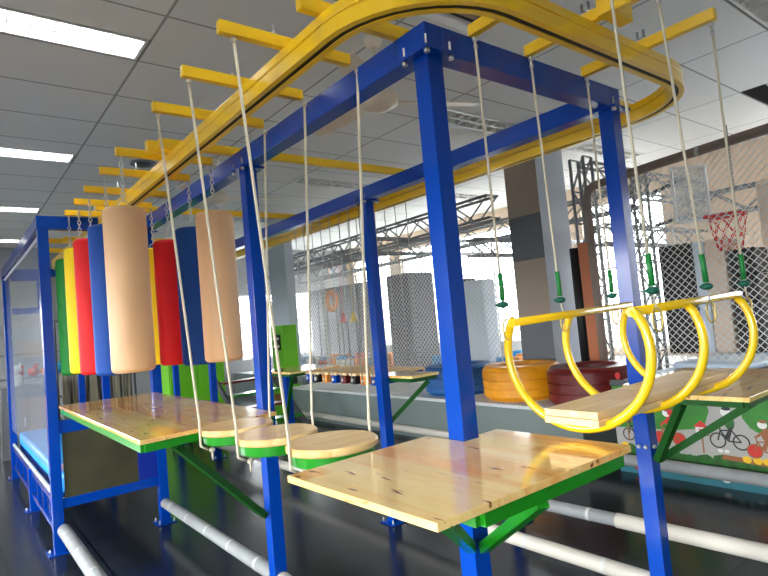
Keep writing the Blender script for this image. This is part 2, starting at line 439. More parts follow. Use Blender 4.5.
LAB = {(-1.695, 1.812): 'lit louvred strip light in the upper left corner of the photo',
       (-1.695, 4.212): 'lit strip light second from the front in the left ceiling row',
       (-1.695, 6.612): 'lit strip light third from the front in the left ceiling row',
       (-1.695, 9.012): 'lit strip light fourth from the front in the left ceiling row',
       (-1.695, 11.412): 'lit strip light farthest back in the left ceiling row',
       (1.905, -.588): 'unlit grey louvred strip light in the upper right corner of the photo',
       (1.905, 1.812): 'unlit louvred strip light seen just right of the tallest blue post',
       (1.905, 4.212): 'unlit louvred strip light above the middle far blue post',
       (4.305, 1.812): 'unlit strip light just left of the upper end of the right blue post',
       (4.305, 4.212): 'unlit strip light over the foam pit beyond the square column',
       (-1.695, -.588): 'lit strip light over the viewer, front of the left ceiling row',
       (1.905, 9.012): 'unlit strip light farthest back over the lime cabinet',
       (1.905, 6.612): 'unlit louvred strip light far back over the rope bridge'}
for x, y, lit in TROF:
    key = (round(x, 3), round(y, 3))
    lab = LAB.get(key)
    if lab is None:
        lab = ('lit' if lit else 'unlit') + ' strip light behind the viewer on the left side of the hall'
    P_ = (gx(x), gy(y), HC)
    if lit:
        if tl is None: tl = troffer(True); tl.location = P_; tl.scale = (LAM, LAM, LAM); tl['label'] = lab
        else: dup(tl, P_, lab)
    else:
        if tu is None: tu = troffer(False); tu.location = P_; tu.scale = (LAM, LAM, LAM); tu['label'] = lab
        else: dup(tu, P_, lab)

# air conditioner cassette
t = thing('ceiling_air_conditioner', 'square white ceiling air conditioner with brown centre panel above the blue frame corner', 'air conditioner', (.73, .31, HC))
bm = NB(); x0, x1, y0, y1 = .3, 1.16, -.12, .74
box(bm, x0, x1, y0, y0+.07, HC-.05, HC-.001); box(bm, x0, x1, y1-.07, y1, HC-.05, HC-.001)
box(bm, x0, x0+.07, y0+.07, y1-.07, HC-.05, HC-.001); box(bm, x1-.07, x1, y0+.07, y1-.07, HC-.05, HC-.001)
obj('panel_frame', bm, 'white', t, bevel=.012)
bm = NB(); box(bm, x0+.071, x1-.071, y0+.071, y1-.071, HC-.02, HC-.002); obj('air_slot', bm, 'slot', t)
bm = NB(); box(bm, x0+.13, x1-.13, y0+.13, y1-.13, HC-.055, HC-.021); obj('grille', bm, 'brownpanel', t, bevel=.01)
t.location = (gx(.73), gy(.31), HC); t.scale = (LAM, LAM, LAM)

# round vent
t = thing('ceiling_vent', 'round dark vent in the ceiling near the yellow track above the bags', 'vent', (.11, 4.28, HC))
obj('rim', lathe(NB(), [(.085, -.001), (.13, -.001), (.125, -.015), (.09, -.018)], (.11, 4.28, HC), 24, closed=True), 'steelgrey', t)
obj('grille', lathe(NB(), [(0, -.012), (.06, -.016), (.088, -.006), (.088, -.002), (0, -.002)], (.11, 4.28, HC), 24), 'dark', t)
t.location = (gx(.11), gy(4.28), HC); t.scale = (LAM, LAM, LAM)

# ceiling fans
def fan(x, y, lab, ang):
    HC = 3.511
    t = thing('ceiling_fan', lab, 'ceiling fan', (x, y, HC), 'cream ceiling fans')
    obj('canopy', lathe(NB(), [(0, 0), (.06, 0), (.055, -.05), (.02, -.07), (0, -.07)], (x, y, HC-.001), 20), 'cream', t)
    obj('downrod', tube(NB(), [(x, y, HC-.06), (x, y, 3.16)], .013, 10), 'cream', t)
    obj('motor', lathe(NB(), [(0, .07), (.05, .07), (.10, .045), (.13, .01), (.125, -.03), (.07, -.06), (.03, -.07), (0, -.07)], (x, y, 3.1), 28), 'cream', t)
    for k in range(3):
        a = ang+2*PI*k/3; d = Vector((math.cos(a), math.sin(a), 0)); s = Vector((-d.y, d.x, 0)); c = Vector((x, y, 3.085))
        bm = NB(); n = 10; top = []; 
        for side in (1, -1):
            for i in range(n+1):
                u = i/n if side == 1 else 1-i/n
                r = .17+u*.5; w = (.045+.03*u)*(1 if u < .9 else .75)
                top.append(c+d*r+s*side*w+Vector((0, 0, .012*side)))
        lo = [bm.verts.new(p-Vector((0, 0, .003))) for p in top]; hi = [bm.verts.new(p+Vector((0, 0, .003))) for p in top]
        bm.faces.new(lo[::-1]); bm.faces.new(hi)
        for i in range(len(top)): bm.faces.new((lo[i], lo[(i+1) % len(top)], hi[(i+1) % len(top)], hi[i]))
        bl = obj('blade', bm, 'cream', t)
        obj('blade_arm', bar(NB(), c+d*.09, c+d*.24, .03, .012), 'cream', bl)
    t.location = (gx(x), gy(y), 4.13); t.scale = (LAM, LAM, LAM)
fan(.67, 1.14, 'cream ceiling fan nearest the viewer beside the tallest blue post', -.4)
fan(.69, 3.89, 'cream ceiling fan further back above the right row of bags', -.32)

# ------------------------------------------------------------------ blue steel frame
fr = thing('steel_frame', 'tall glossy blue square-tube frame carrying the yellow overhead track', 'frame', (W/2, 3.5, 0))
YE = 7.8
def post(x, y, top=HB, base=True, lab=None, flange=True, boltz=()):
    p = obj('post', box(NB(), x, x+S, y, y+S, 0, top-.012), 'blue', fr, lab, bevel=.003)
    if base:
        obj('base_plate', box(NB(), x-.045, x+S+.045, y-.045, y+S+.045, 0.001, .01), 'blue', p)
        for i in (-1, 1):
            for j in (-1, 1): obj('anchor_bolt', bolts(NB(), [(x+S/2+i*.065, y+S/2+j*.065, .01)], (0, 0, 1), .009, .035), 'steel', p)
    if flange:
        obj('flange', box(NB(), x-.04, x+S+.04, y-.04, y+S+.04, top-.012, top), 'blue', p)
        for i in (-1, 1):
            for j in (-1, 1):
                q = (x+S/2+i*.066, y+S/2+j*.066)
                obj('flange_bolt', tube(NB(), [(*q, top-.03), (*q, top-.0125), (*q, top-.0125), (*q, top+.045)], [.012, .012, .005, .005], 6), 'steel', p)
    for (px, py, pz, ax) in boltz:
        obj('bolt_head', bolts(NB(), [(px, py, pz)], ax, .012, .014), 'steel', p)
    return p
post(0, 0, boltz=[(-.001, .02, .86, (-1, 0, 0)), (-.001, .062, .86, (-1, 0, 0))])
post(0, 1.72); post(0, 4.04); post(0, 6.2); post(0, YE)
post(W, 0, boltz=[(W-.001, .022, .92, (-1, 0, 0)), (W-.001, .062, .92, (-1, 0, 0)), (W+.03, -.001, .92, (0, -1, 0))])
post(W, 2.29); post(W, 6.2); post(W, YE)
for x in (0, W):
    obj('side_beam', box(NB(), x-.006, x+S+.006, -.004, YE+S, HB, HT), 'blue', fr, bevel=.003)
obj('end_beam', box(NB(), S+.0065, W-.0065, -.004, S+.004, HB, HT), 'blue', fr, bevel=.003)
obj('end_beam', box(NB(), S+.0065, W-.0065, YE, YE+S, HB, HT), 'blue', fr, bevel=.003)

# ------------------------------------------------------------------ yellow overhead track
tr = thing('overhead_track', 'yellow oval overhead rail with cross arms running above the blue frame', 'track', (.73, 3.5, HB))
RX0, RX1, RY0, RY1, RR = -.35, 1.81, -.315, 7.3, .46
path = []
def arc(cx, cy, a0, a1, n=10):
    for i in range(n+1):
        a = a0+(a1-a0)*i/n; path.append(Vector((cx+RR*math.cos(a), cy+RR*math.sin(a), 0)))
arc(RX0+RR, RY0+RR, PI, 1.5*PI); arc(RX1-RR, RY0+RR, 1.5*PI, 2*PI); arc(RX1-RR, RY1-RR, 0, .5*PI); arc(RX0+RR, RY1-RR, .5*PI, PI)
def sweep(bm, sec, mi=0, smooth=False):
    k = len(path); rings = []
    for i, p in enumerate(path):
        d = (path[(i+1) % k]-path[i-1]).normalized(); s = Vector((d.y, -d.x, 0))
        rings.append([bm.verts.new((p.x+s.x*u, p.y+s.y*u, z)) for u, z in sec])
    n = len(sec)
    for i in range(k):
        A, B = rings[i], rings[(i+1) % k]
        for j in range(n):
            f = bm.faces.new((A[j], A[(j+1) % n], B[(j+1) % n], B[j])); f.material_index = mi
    return bm
w = .038
obj('upper_rail', sweep(NB(), [(-w, 2.838), (w, 2.838), (w, HT-.001), (-w, HT-.001)]), 'yellow', tr, bevel=.004)
obj('trolley_rail', sweep(NB(), [(-w, 2.775), (-.012, 2.775), (-.012, 2.779), (-w+.005, 2.779), (-w+.005, 2.83), (w-.005, 2.83), (w-.005, 2.779), (.012, 2.779), (.012, 2.775), (w, 2.775), (w, 2.832), (-w, 2.832)]), 'yellow', tr)
obj('slot', sweep(NB(), [(-w+.006, 2.7795), (w-.006, 2.7795), (w-.006, 2.782), (-w+.006, 2.782)]), 'slot', tr, 'dark slot under the rail')
ARM = .034
def arm(a, b, z=HT, h=.05, bolt=None):
    o = obj('cross_arm', bar(NB(), (*a, z+h/2), (*b, z+h/2), ARM, h), 'yellow', tr, bevel=.002)
    if bolt:
        for q in bolt: obj('arm_bolt', tube(NB(), [(*q, z+h), (*q, z+h+.012), (*q, z+h+.012), (*q, z+h+.05)], [.014, .014, .006, .006], 6), 'steel', o)
    return o
AY = [.46, .89, 1.34, 2.13, 2.58, 3.12, 3.55, 4.0]
for y in AY: arm((-.66, y), (-.045, y), bolt=[(-.42, y), (-.28, y)])
arm((-.6, 4.75), (-.08, 4.75)); arm((-.6, 5.5), (-.08, 5.5)); arm((-.6, 6.2), (-.08, 6.2))
# long cross arms lying on the blue beams, tying both rails
for y in (.17, 1.88, 3.72, 5.4):
    arm((-.47, y), (1.93, y+.0), h=.055)
# end arms with swing ropes
for x in (.27, .65, 1.12): arm((x, .0), (x, -.64), bolt=[(x, -.33), (x, -.3)])
# splice blocks
for (x, y) in ((-.42, 2.0), (.71, -.41)):
    obj('splice_plate', box(NB(), x-.09, x+.09, y-.03, y+.03, HT, HT+.07), 'yellow', tr, bevel=.002)
# far-side short arms that carry the bridge cables
NS = 8; SY = [2.58+.17*i for i in range(NS)]
for y in SY: arm((1.5, y), (2.12, y))

# ------------------------------------------------------------------ punching bags
def link(bm, c, turn, a=.019, b=.011, r=.0035):
    pts = []
    for k in range(12):
        t_ = 2*PI*k/12; u = b*math.cos(t_); z = a*math.sin(t_)
        pts.append((c[0]+(u if turn else 0), c[1]+(0 if turn else u), c[2]+z))
    tube(bm, pts, r, 5, closed=True)
def bag():
    t = thing('punching_bag', '', 'punching bag', (0, 0, 1.535), 'hanging padded cylinder bags in two rows')
    R = .125; pr = [(0, 1.535)]
    for k in range(7):
        a = -PI/2+PI/2*k/6; pr.append((R-.03+.03*math.cos(a), 1.565+.03*math.sin(a)))
    for k in range(7):
        a = PI/2*k/6; pr.append((R-.03+.03*math.cos(a), 2.515+.03*math.sin(a)))
    pr.append((0, 2.545))
    body = obj('bag_body', lathe(NB(), pr, n=40), 'b_beige', t)
    obj('seam', box(NB(), -.004, .004, R-.002, R+.002, 1.57, 2.51), 'b_beige', body)
    bm = NB(); pts = [(.03*math.cos(2*PI*k/14), 0, 2.568+.026*math.sin(2*PI*k/14)) for k in range(14)]; tube(bm, pts, .004, 6, closed=True)
    obj('ring', bm, 'steel', t)
    bm = NB(); z = 2.61; i = 0
    while z < 2.868: link(bm, (0, 0, z), i % 2); z += .03; i += 1
    obj('chain', bm, 'steel', t)
    return t
b0 = bag()
CN = ['beige', 'blue', 'red', 'yellow', 'green']
ORD = {0: 'nearest', 1: 'second', 2: 'third', 3: 'fourth', 4: 'farthest'}
first = True
proto = {}
for k, y in enumerate([2.13, 2.58, 3.12, 3.55, 4.0]):
    for x, side in ((-.63, 'left'), (-.055, 'right')):
        lab = '%s cylindrical punching bag, %s in the %s row, hung by a chain' % (CN[k], ORD[k], side)
        if k == 0 and side == 'left': b0.location = (x, y, 1.535); b0['label'] = lab
        else:
            dz = (0, .025, .03, .03, .055)[k]
            b = dup(b0, (x, y, 1.535-dz), lab, rz=.0)
            if dz: obj('hook', tube(NB(), [(x, y, 2.862-dz), (x, y, 2.8795)], .006, 8), 'steel', b)
            if k:
                for c in kids(b):
                    if c.name.startswith('bag_body'):
                        for s_ in kids(c)+[c]: setmat(s_, 'b_'+CN[k])

# ------------------------------------------------------------------ disc steps
dt = None
def disc():
    t = thing('hanging_disc_step', '', 'hanging step', (0, 0, 1.16), 'round wooden steps hung on two ropes')
    obj('wooden_disc', lathe(NB(), [(0, 1.215), (.183, 1.215), (.19, 1.222), (.19, 1.24), (.183, 1.247), (0, 1.247)], n=48, smooth=False), 'disc', t, bevel=.0)
    bm = NB(); lathe(bm, [(0, 1.168), (.165, 1.168), (.172, 1.173), (.174, 1.214), (0, 1.214)], n=48, smooth=False)
    obj('steel_pan', bm, 'green', t)
    for s in (-1, 1):
        bm = NB(); tube(bm, [(s*.3, 0, 2.879), (s*.196, 0, 1.30), (s*.1965, 0, 1.24), (s*.196, 0, 1.17), (s*.16, 0, 1.148)], .0065, 8)
        rp = obj('rope', bm, 'rope', t)
        kn = NB(); sphere(kn, (s*.14, 0, 1.142), .014, 1.2, 1, .9); tube(kn, [(s*.14, 0, 1.14), (s*.135, .01, 1.09)], .005, 6); obj('knot', kn, 'rope', rp)
        kn = NB(); sphere(kn, (s*.3, 0, 2.866), .013, 1, 1, 1); obj('knot', kn, 'rope', rp)
    return t
d0 = disc(); d0.location = (-.30, .46, 1.16); d0['label'] = 'round pale wooden hanging step nearest the big varnished platform'
dup(d0, (-.33, .89, 1.155), 'round pale wooden hanging step in the middle of the three')
dup(d0, (-.335, 1.34, 1.15), 'round pale wooden hanging step next to the long platform under the bags')

# ------------------------------------------------------------------ platforms
def platform(name, label, top_poly, rim_poly, zt, braces, m='woodY', loc=None, thick=.022, rim=.042, bm_='green', rm_='green'):
    xs = [p[0] for p in top_poly]; ys = [p[1] for p in top_poly]
    t = thing(name, label, 'platform', loc or ((min(xs)+max(xs))/2, (min(ys)+max(ys))/2, zt-thick-rim))
    obj('wooden_top', prism(NB(), top_poly, zt-thick, zt), m, t, bevel=.0015)
    bm = NB(); k = len(rim_poly)
    for i in range(k):
        a, b = Vector((*rim_poly[i], zt-thick-rim/2-.001)), Vector((*rim_poly[(i+1) % k], zt-thick-rim/2-.001))
        bar(bm, a, b, .035, rim)
    # middle bearer
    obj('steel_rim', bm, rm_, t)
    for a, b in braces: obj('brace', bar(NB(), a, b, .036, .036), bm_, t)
    return t
zb = ZP-.022-.043-.012
platform('wooden_platform', 'large varnished pine platform on green brackets bolted to the tallest blue post',
         [(-.645, -.53), (.235, -.535), (.225, .03), (.089, .03), (.089, -.006), (-.006, -.006), (-.006, .2), (-.66, .175)],
         [(-.47, -.5), (.205, -.505), (.2, -.035), (-.035, -.035), (-.035, .12), (-.47, .12)], ZP,
         [((-.55, -.44, zb+.04), (-.016, .0, .84)), ((-.2, -.49, zb), (.03, -.02, .83))], 'woodY')
platform('long_wooden_platform', 'long varnished wooden platform with green rim below the hanging bags',
         [(-.8, 1.42), (-.008, 1.52), (-.008, 3.98), (-.79, 3.98)], [(-.775, 1.45), (-.03, 1.55), (-.03, 3.955), (-.765, 3.955)], ZP,
         [((-.6, 1.53, zb), (-.02, 1.755, .58))], 'woodY', bm_='shadegreen')
platform('end_platform', 'varnished wooden platform on green brackets at the right blue post',
         [(1.24, -.545), (2.25, -.545), (2.25, .17), (W+S+.01, .17), (W+S+.01, -.02), (1.22, -.02)],
         [(1.3, -.5), (2.2, -.5), (2.2, .14), (W+S+.035, .14), (W+S+.035, -.045), (1.3, -.045)], ZP,
         [((1.49, -.47, zb+.01), (W+S+.012, -.014, .85)), ((1.345, -.2, zb+.01), (W+S*.3, -.02, .85))], 'woodX', bm_='shadegreen', rm_='shadegreen', rim=.034)
platform('side_platform', 'small varnished platform on the middle far post beside the blue tyre',
         [(1.47, 2.0), (1.78, 2.0), (1.78, 2.5), (1.47, 2.5)], [(1.495, 2.025), (1.755, 2.025), (1.755, 2.475), (1.495, 2.475)], ZP,
         [((1.74, 2.1, zb), (W+S+.016, 2.33, .84))], 'woodX', bm_='shadegreen', rm_='shadegreen', rim=.03)
platform('bridge_end_platform', 'platform with a shade-darkened green edge at the far end of the rope bridge by the lime panel',
         [(1.42, 3.98), (2.1, 3.98), (2.1, 4.75), (1.42, 4.75)], [(1.445, 4.005), (2.075, 4.005), (2.075, 4.725), (1.445, 4.725)], ZP,
         [((1.46, 4.02, zb), (1.7, 4.68, .6))], 'woodX', bm_='shadegreen', rm_='shadegreen', rim=.03)
single('support_post', 'short blue post with a foot plate under the bridge end platform', 'post',
       box(box(NB(), 1.72, 1.8, 4.66, 4.74, 0, 1.14), 1.68, 1.84, 4.62, 4.78, .0, .01), 'blue')
t = thing('stub_post', 'short bright blue stub post standing on the floor behind the big platform', 'post', (2.04, 1.52, 0))
obj('tube', box(NB(), 2.0, 2.08, 1.48, 1.56, .01, .62), 'blue', t, bevel=.003)
obj('foot_plate', box(NB(), 1.95, 2.13, 1.43, 1.61, .001, .01), 'blue', t)

# ------------------------------------------------------------------ rope bridge steps
def step():
    t = thing('bridge_step', '', 'bridge step', (0, 0, 1.12), 'bridge steps hung on thin cables')
    obj('board', box(NB(), -.28, .28, -.055, .055, 1.205, 1.23), 'plank', t, bevel=.003)
    obj('end_block', box(NB(), -.285, .285, -.045, .045, 1.125, 1.204), 'black', t, bevel=.006)
    for s in (-1, 1):
        c = obj('cable', tube(NB(), [(s*.292, 0, 2.879), (s*.292, 0, 1.14)], .0045, 6), 'cable', t)
        obj('cable_clamp', tube(NB(), [(s*.292, 0, 1.18), (s*.292, 0, 1.14)], .012, 6), 'steel', c)
    bm = NB(); bolts(bm, [(-.285, 0, 1.165)], (-1, 0, 0), .02, .012); obj('end_bolt', bm, 'steel', t)
    return t
st0 = step()
SC = ['blue', 'f_or', 'black', 't_red', 'blue', 'f_or', 'black', 'blue']
SN = ['blue', 'orange', 'black', 'dark red', 'blue', 'orange', 'black', 'blue']
PLC = ['nearest the middle far post', 'second from the middle far post', 'third from the middle far post', 'fourth from the middle far post', 'fifth from the middle far post',
       'sixth from the middle far post', 'seventh from the middle far post', 'at the far end by the lime panel']
for i, y in enumerate(SY):
    lab = '%s bridge step hung on cables, %s' % (SN[i], PLC[i])
    o = st0 if i == 0 else dup(st0, (0, 0, 0))
    o.location = (1.81, y+.02, 1.12); o['label'] = lab
    for c in kids(o):
        if c.name.startswith('end_block'): setmat(c, SC[i])

# ------------------------------------------------------------------ plank swing
sw = thing('plank_swing', 'yellow tube swing with a double pine plank hung on six ropes', 'swing', (.7, -.335, 1.2))
ZB = 1.675; yi, yo = -.1, -.575; xs = [.24, .64, 1.13]; ym = (yi+yo)/2
for y, z, dx in ((yi, ZB-.005, 0), (yo, ZB+.005, .03)):
    obj('top_bar', tube(NB(), [(xs[0]-.015+dx, y, z-.01), (xs[2]+.015+dx, y, z+.012)], .0165, 14), 'hoopyellow', sw)
for x in xs:
    pts = []; a0 = math.asin(.143/.27)
    for k in range(33):
        a = -a0+(PI+2*a0)*k/32
        pts.append((x+.03*k/32, ym+.285*math.cos(a), 1.535-.27*math.sin(a)))
    pts[0] = (x, yi, ZB); pts[-1] = (x+.03, yo, ZB)
    obj('hoop_tube', tube(NB(), pts, .0165, 12), 'hoopyellow', sw)
obj('plank', box(NB(), .2, 1.3, ym-.11, ym+.11, 1.286, 1.311), 'plank', sw, bevel=.003)
obj('plank', box(NB(), .202, 1.32, ym-.108, ym+.108, 1.3125, 1.338), 'plank', sw, bevel=.003)
tops = [((.27, -.02), .22, yi+.03), ((.65, -.02), .61, yi+.03), ((1.12, -.02), 1.04, yi+.03), ((.27, -.62), .36, yo-.03), ((.63, -.62), .79, yo-.03), ((1.12, -.62), 1.17, yo-.03)]
for (tp, bx_, by_) in tops:
    zb_ = ZB+.012
    a = Vector((*tp, HT-.005)); b = Vector((bx_, by_, zb_+.06))
    rp = obj('rope', tube(NB(), [a, a.lerp(b, .5), b], .0055, 8), 'rope', sw)
    d = (a-b).normalized()
    obj('sleeve', tube(NB(), [b+d*.005, b+d*.06+Vector((.003, 0, 0)), b+d*.115], .0105, 10), 'sleeve', rp)
    kn = NB(); sphere(kn, b+d*-.012, .02, 1.25, 1.1, .7); tube(kn, [b+d*-.01, b+Vector((-.03, .01, -.012))], .006, 6); obj('knot', kn, 'knotgreen', rp)
    kn = NB(); sphere(kn, a-d*.012, .013); sphere(kn, a-d*.045, .011, .9, .9, 1.4); obj('eye_clamp', kn, 'steel', rp)
    cb = NB(); c0 = Vector((bx_+.012, by_, zb_-.052)); pts = []
    for k in range(18):
        q = 2*PI*k/18; o_ = .016*math.cos(q); pts.append(c0+Vector((.78*o_, -.62*o_, .034*math.sin(q)+(.006 if math.sin(q) > 0 else -.006))))
    lp = tube(NB(), [b+d*-.015, b+d*-.015+Vector((.006, .0, -.03)), c0+Vector((0, 0, .036))], .003, 6); obj('cord_loop', lp, 'rope', rp)
    tube(cb, pts, .0038, 6, closed=True); obj('carabiner', cb, 'brass', rp)

# ------------------------------------------------------------------ floor pipes
def foam(name, label, a, b, r=.045, m='foam', joints=0, group='padded tubes near the floor'):
    a, b = Vector(a), Vector(b); d = (b-a)
    t = thing(name, label, 'padded tube', tuple((a+b)/2-Vector((0, 0, r))), group)
    obj('foam_sleeve', tube(NB(), [a, a+d*.001, b-d*.001, b], [r*.9, r, r, r*.9], 18), m, t)
    for k in range(joints):
        p = a+d*((k+.5)/joints); u = d.normalized()
        obj('tape_ring', tube(NB(), [p-u*.012, p+u*.012], r+.0015, 18, cap=False), 'tape', t)
ZF = .19
foam('padded_floor_tube', 'grey padded tube along the floor from the cage towards the viewer at far left', (-.8, 3.99, .2), (-.8, 1.0, .2), .05, joints=6)
foam('padded_floor_tube', 'grey padded tube between the two left posts of the near row', (.04, 4.03, ZF), (.04, 1.81, ZF), .045, joints=5)
foam('padded_floor_tube', 'white padded tube from the second near post towards the tallest post', (.04, 1.71, ZF), (.04, .09, ZF), .045, 'foamw', joints=2)
foam('padded_floor_tube', 'pale grey padded tube between the far posts behind the discs', (1.41, 6.19, ZF), (1.41, 2.38, ZF), .045, 'foamw', joints=5)
foam('padded_floor_tube', 'beige grey padded tube below the big platform reaching the right post', (1.41, 2.28, ZF), (1.41, .09, ZF), .045, 'foamw', joints=4)
foam('padded_floor_tube', 'grey padded tube lying behind the right post, dull grey half', (2.02, 1.46, .2), (2.06, .66, .2), .045, 'foam', joints=2)
foam('padded_floor_tube', 'white padded tube continuing the grey one to the right edge', (2.06, .655, .2), (2.14, -1.2, .2), .05, 'foamw', joints=1)
foam('padded_floor_tube', 'short white offcut of padded tube lying behind the right post', (2.2, .75, .14), (2.2, .25, .14), .035, 'foamw')
foam('padded_wall_tube', 'grey padded tube along the foot of the low grey wall', (3.66, 8.1, .12), (3.66, 2.0, .12), .05, 'foamw', joints=6)
foam('padded_wall_tube', 'grey padded tube in front of the painted cycling mural', (3.64, 1.9, .15), (3.64, -3.0, .15), .055, 'foam', joints=4)

# ------------------------------------------------------------------ landing cage at left
cg = thing('landing_cage', 'blue steel landing cage with clear plastic side and blue crash mat inside', 'cage', (-.4, 6.1, 0))
xA = -.87
for y in (4.04, 5.74, YE):
    h = HB if y != 5.74 else .45
    p = obj('post', box(NB(), xA, xA+S, y, y+S, 0, h), 'blue', cg, bevel=.003)
    obj('base_plate', box(NB(), xA-.05, xA+S+.05, y-.045, y+S+.045, .001, .01), 'blue', p)
    for bx_ in (xA-.03, xA+S+.03): obj('anchor_bolt', bolts(NB(), [(bx_, y+S/2, .01)], (0, 0, 1), .009, .03), 'steel', p)
obj('top_beam', box(NB(), xA-.005, -.0065, 4.036, 4.04+S+.004, HB+.001, HT), 'blue', cg, bevel=.003)
obj('side_beam', box(NB(), xA-.005, xA+S+.005, 4.045+S, YE+S, HB+.001, HT), 'blue', cg, bevel=.003)
obj('top_beam', box(NB(), xA+S+.006, -.0065, YE, YE+S, HB+.001, HT), 'blue', cg, bevel=.003)
bm = NB()
for z in (.16, .4): box(bm, xA+.02, xA+.06, 4.04+S, YE, z, z+.045)
y = 4.4
while y < YE: box(bm, xA+.022, xA+.058, y, y+.04, .205, .4); y += .42
obj('base_rail', bm, 'blue', cg)
obj('edge_tube', tube(NB(), [(xA+.04, 4.04+S, .462), (xA+.04, YE, .462)], .017, 12), 'foamw', cg, 'white foam edge tube')
bm = NB(); box(bm, xA+S, -.005, 4.05, 4.1, .36, .44); obj('cross_rail', bm, 'blue', cg, bevel=.003)
bm = NB(); box(bm, xA+S, -.005, 4.05, 4.1, .99, 1.1); obj('cross_rail', bm, 'blue', cg, bevel=.003)
bm = NB(); box(bm, xA+S+.02, -.17, 4.06, 4.075, .44, .99); obj('end_sheet', bm, 'olive', cg, 'dark olive sheet closing the end of the cage')
bm = NB(); box(bm, -.17, -.004, 4.055, 4.085, .44, .99); obj('tarpaulin', bm, 'tarp', cg, 'folded blue tarpaulin edge')
for i, (y0, y1) in enumerate(((4.12, 5.2), (5.21, 6.4), (6.41, 7.76))):
    bm = NB(); box(bm, xA+S+.02, -.01, y0, y1, .451, .62)
    obj('crash_mat', bm, 'mat', cg, bevel=.03)
bm = NB(); box(bm, xA+S+.02, -.01, 4.12, 7.76, .36, .45); obj('mat_base', bm, 'tarp', cg)
bm = NB(); n = 14
box(bm, xA+.03, xA+.034, 4.04+S+.002, YE-.002, .66, 2.71); obj('plastic_sheet', bm, 'sheet', cg, 'clear plastic sheet on the long side')
obj('sheet_cord', tube(NB(), [(xA+.03, 4.04+S, 2.72), (xA+.03, 5.5, 2.715), (xA+.03, YE, 2.735)], .014, 8), 'white', cg)
bm = NB()
for z in (2.28, 2.75):
    box(bm, -.78, -.4, 7.72, 7.76, z-.045, z+.045)
box(bm, -.47, -.4, 7.721, 7.759, 2.325, 2.705)
obj('end_bracket', bm, 'blue', cg)
o = single('pink_ball', 'small pale pink ball resting on the blue crash mat by the left post', 'ball', sphere(NB(), (-.74, 4.32, .655), .035), mat('pale_pink_ball', srgb(222, 176, 180), .4))

# ------------------------------------------------------------------ low wall, ledge and tyres
XW = 3.72; ZL = .58
bm = NB(); box(bm, XW, X1-.03, 1.95, 8.2, 0, ZL-.04); struct('trim_3', bm, 'lowwall', 'grey low wall and raised play floor behind it')
bm = NB(); box(bm, XW-.02, X1-.03, 1.95, 8.22, ZL-.04, ZL); struct('trim_4', bm, 'ledgetop', 'speckled grey ledge on top of the low wall')
bm = NB(); box(bm, 4.9, X1-.03, 8.2, Y1-.03, 0, ZL); struct('trim_5', bm, 'lowwall', 'raised play floor further back')

def tyre(name, label, c, R, h, m, bands=3):
    t = thing(name, label, 'tyre', (c[0], c[1], c[2]), 'painted truck tyres lying on the ledge')
    pr = [(R*.56, .02), (R*.60, 0), (R*.9, 0), (R*.97, .035)]
    for k in range(bands):
        z0 = .045+(h-.09)*k/bands; z1 = .045+(h-.09)*(k+1)/bands
        pr += [(R, z0+.006), (R, z1-.016), (R*.965, z1-.012), (R*.965, z1)]
    pr += [(R*.97, h-.035), (R*.9, h), (R*.6, h), (R*.56, h-.02), (R*.54, h*.75), (R*.86, h*.6), (R*.86, h*.4), (R*.54, h*.25)]
    bm = lathe(NB(), pr, c, 56, closed=True)
    o = obj('tread', bm, m, t)
    for e in o.data.polygons: e.use_smooth = True
    md = o.modifiers.new('es', 'EDGE_SPLIT'); md.split_angle = .6
    bm = NB(); lathe(bm, [(R*.62, h+.001), (R*.66, h+.008), (R*.7, h+.001)], c, 48); obj('sidewall_bead', bm, m, t)
tyre('painted_tyre', 'blue painted truck tyre lying on the ledge behind the tallest post', (4.32, 4.28, ZL), .5, .4, 't_blue')
tyre('painted_tyre', 'orange yellow painted truck tyre lying on the ledge in the middle', (4.3, 3.14, ZL), .5, .42, 't_orange')
tyre('painted_tyre', 'dark red painted truck tyre lying on the ledge beside the right post', (4.22, 2.1, ZL), .48, .42, 't_red')

# ------------------------------------------------------------------ columns
bm = NB(); cx0, cy0 = 4.95, 3.06
def col(z0, z1, mi): box(bm, cx0, cx0+.66, cy0, cy0+.55, z0, z1, mi)
col(ZL, 1.5, 1); col(1.5, 2.37, 0); col(2.37, 3.0, 1); col(3.0, HC, 0)
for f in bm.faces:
    if abs(f.calc_center_median().y-cy0) < .001: f.material_index = 2  # this side gets a paler colour in place of window light
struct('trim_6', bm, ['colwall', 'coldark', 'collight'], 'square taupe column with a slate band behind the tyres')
bm = NB(); box(bm, 4.2, 4.4, 9.0, 9.75, 0, HC); struct('trim_7', bm, 'collight', 'pale blue grey square column behind the lime panel')

t = thing('control_cupboard', 'lime green wooden cupboard with a black and white switch plate before the pale column', 'cupboard', (3.8, 8.6, 0))
bm = NB()
box(bm, 3.58, 3.92, 8.24, 8.74, 0, .62); obj('lower_box', bm, 'lime', t, bevel=.005)
bm = NB(); box(bm, 3.62, 3.92, 8.24, 8.74, .78, 1.78); obj('upper_box', bm, 'lime', t, bevel=.005)
bm = NB(); box(bm, 3.66, 3.88, 8.28, 8.7, .621, .779); obj('core', bm, 'black', t)
bm = NB(); box(bm, 3.604, 3.619, 8.36, 8.66, 1.3, 1.6); sp = obj('switch_plate', bm, 'black', t)
bm = NB()
for z in (1.32, 1.47):
    for y in (8.37, 8.52): box(bm, 3.598, 3.606, y+.02, y+.12, z+.03, z+.08)
obj('switch', bm, 'mur_wht', sp)
bm = NB(); box(bm, 3.57, 3.579, 8.3, 8.7, .25, .45); obj('notice', bm, 'mur_brn', t)

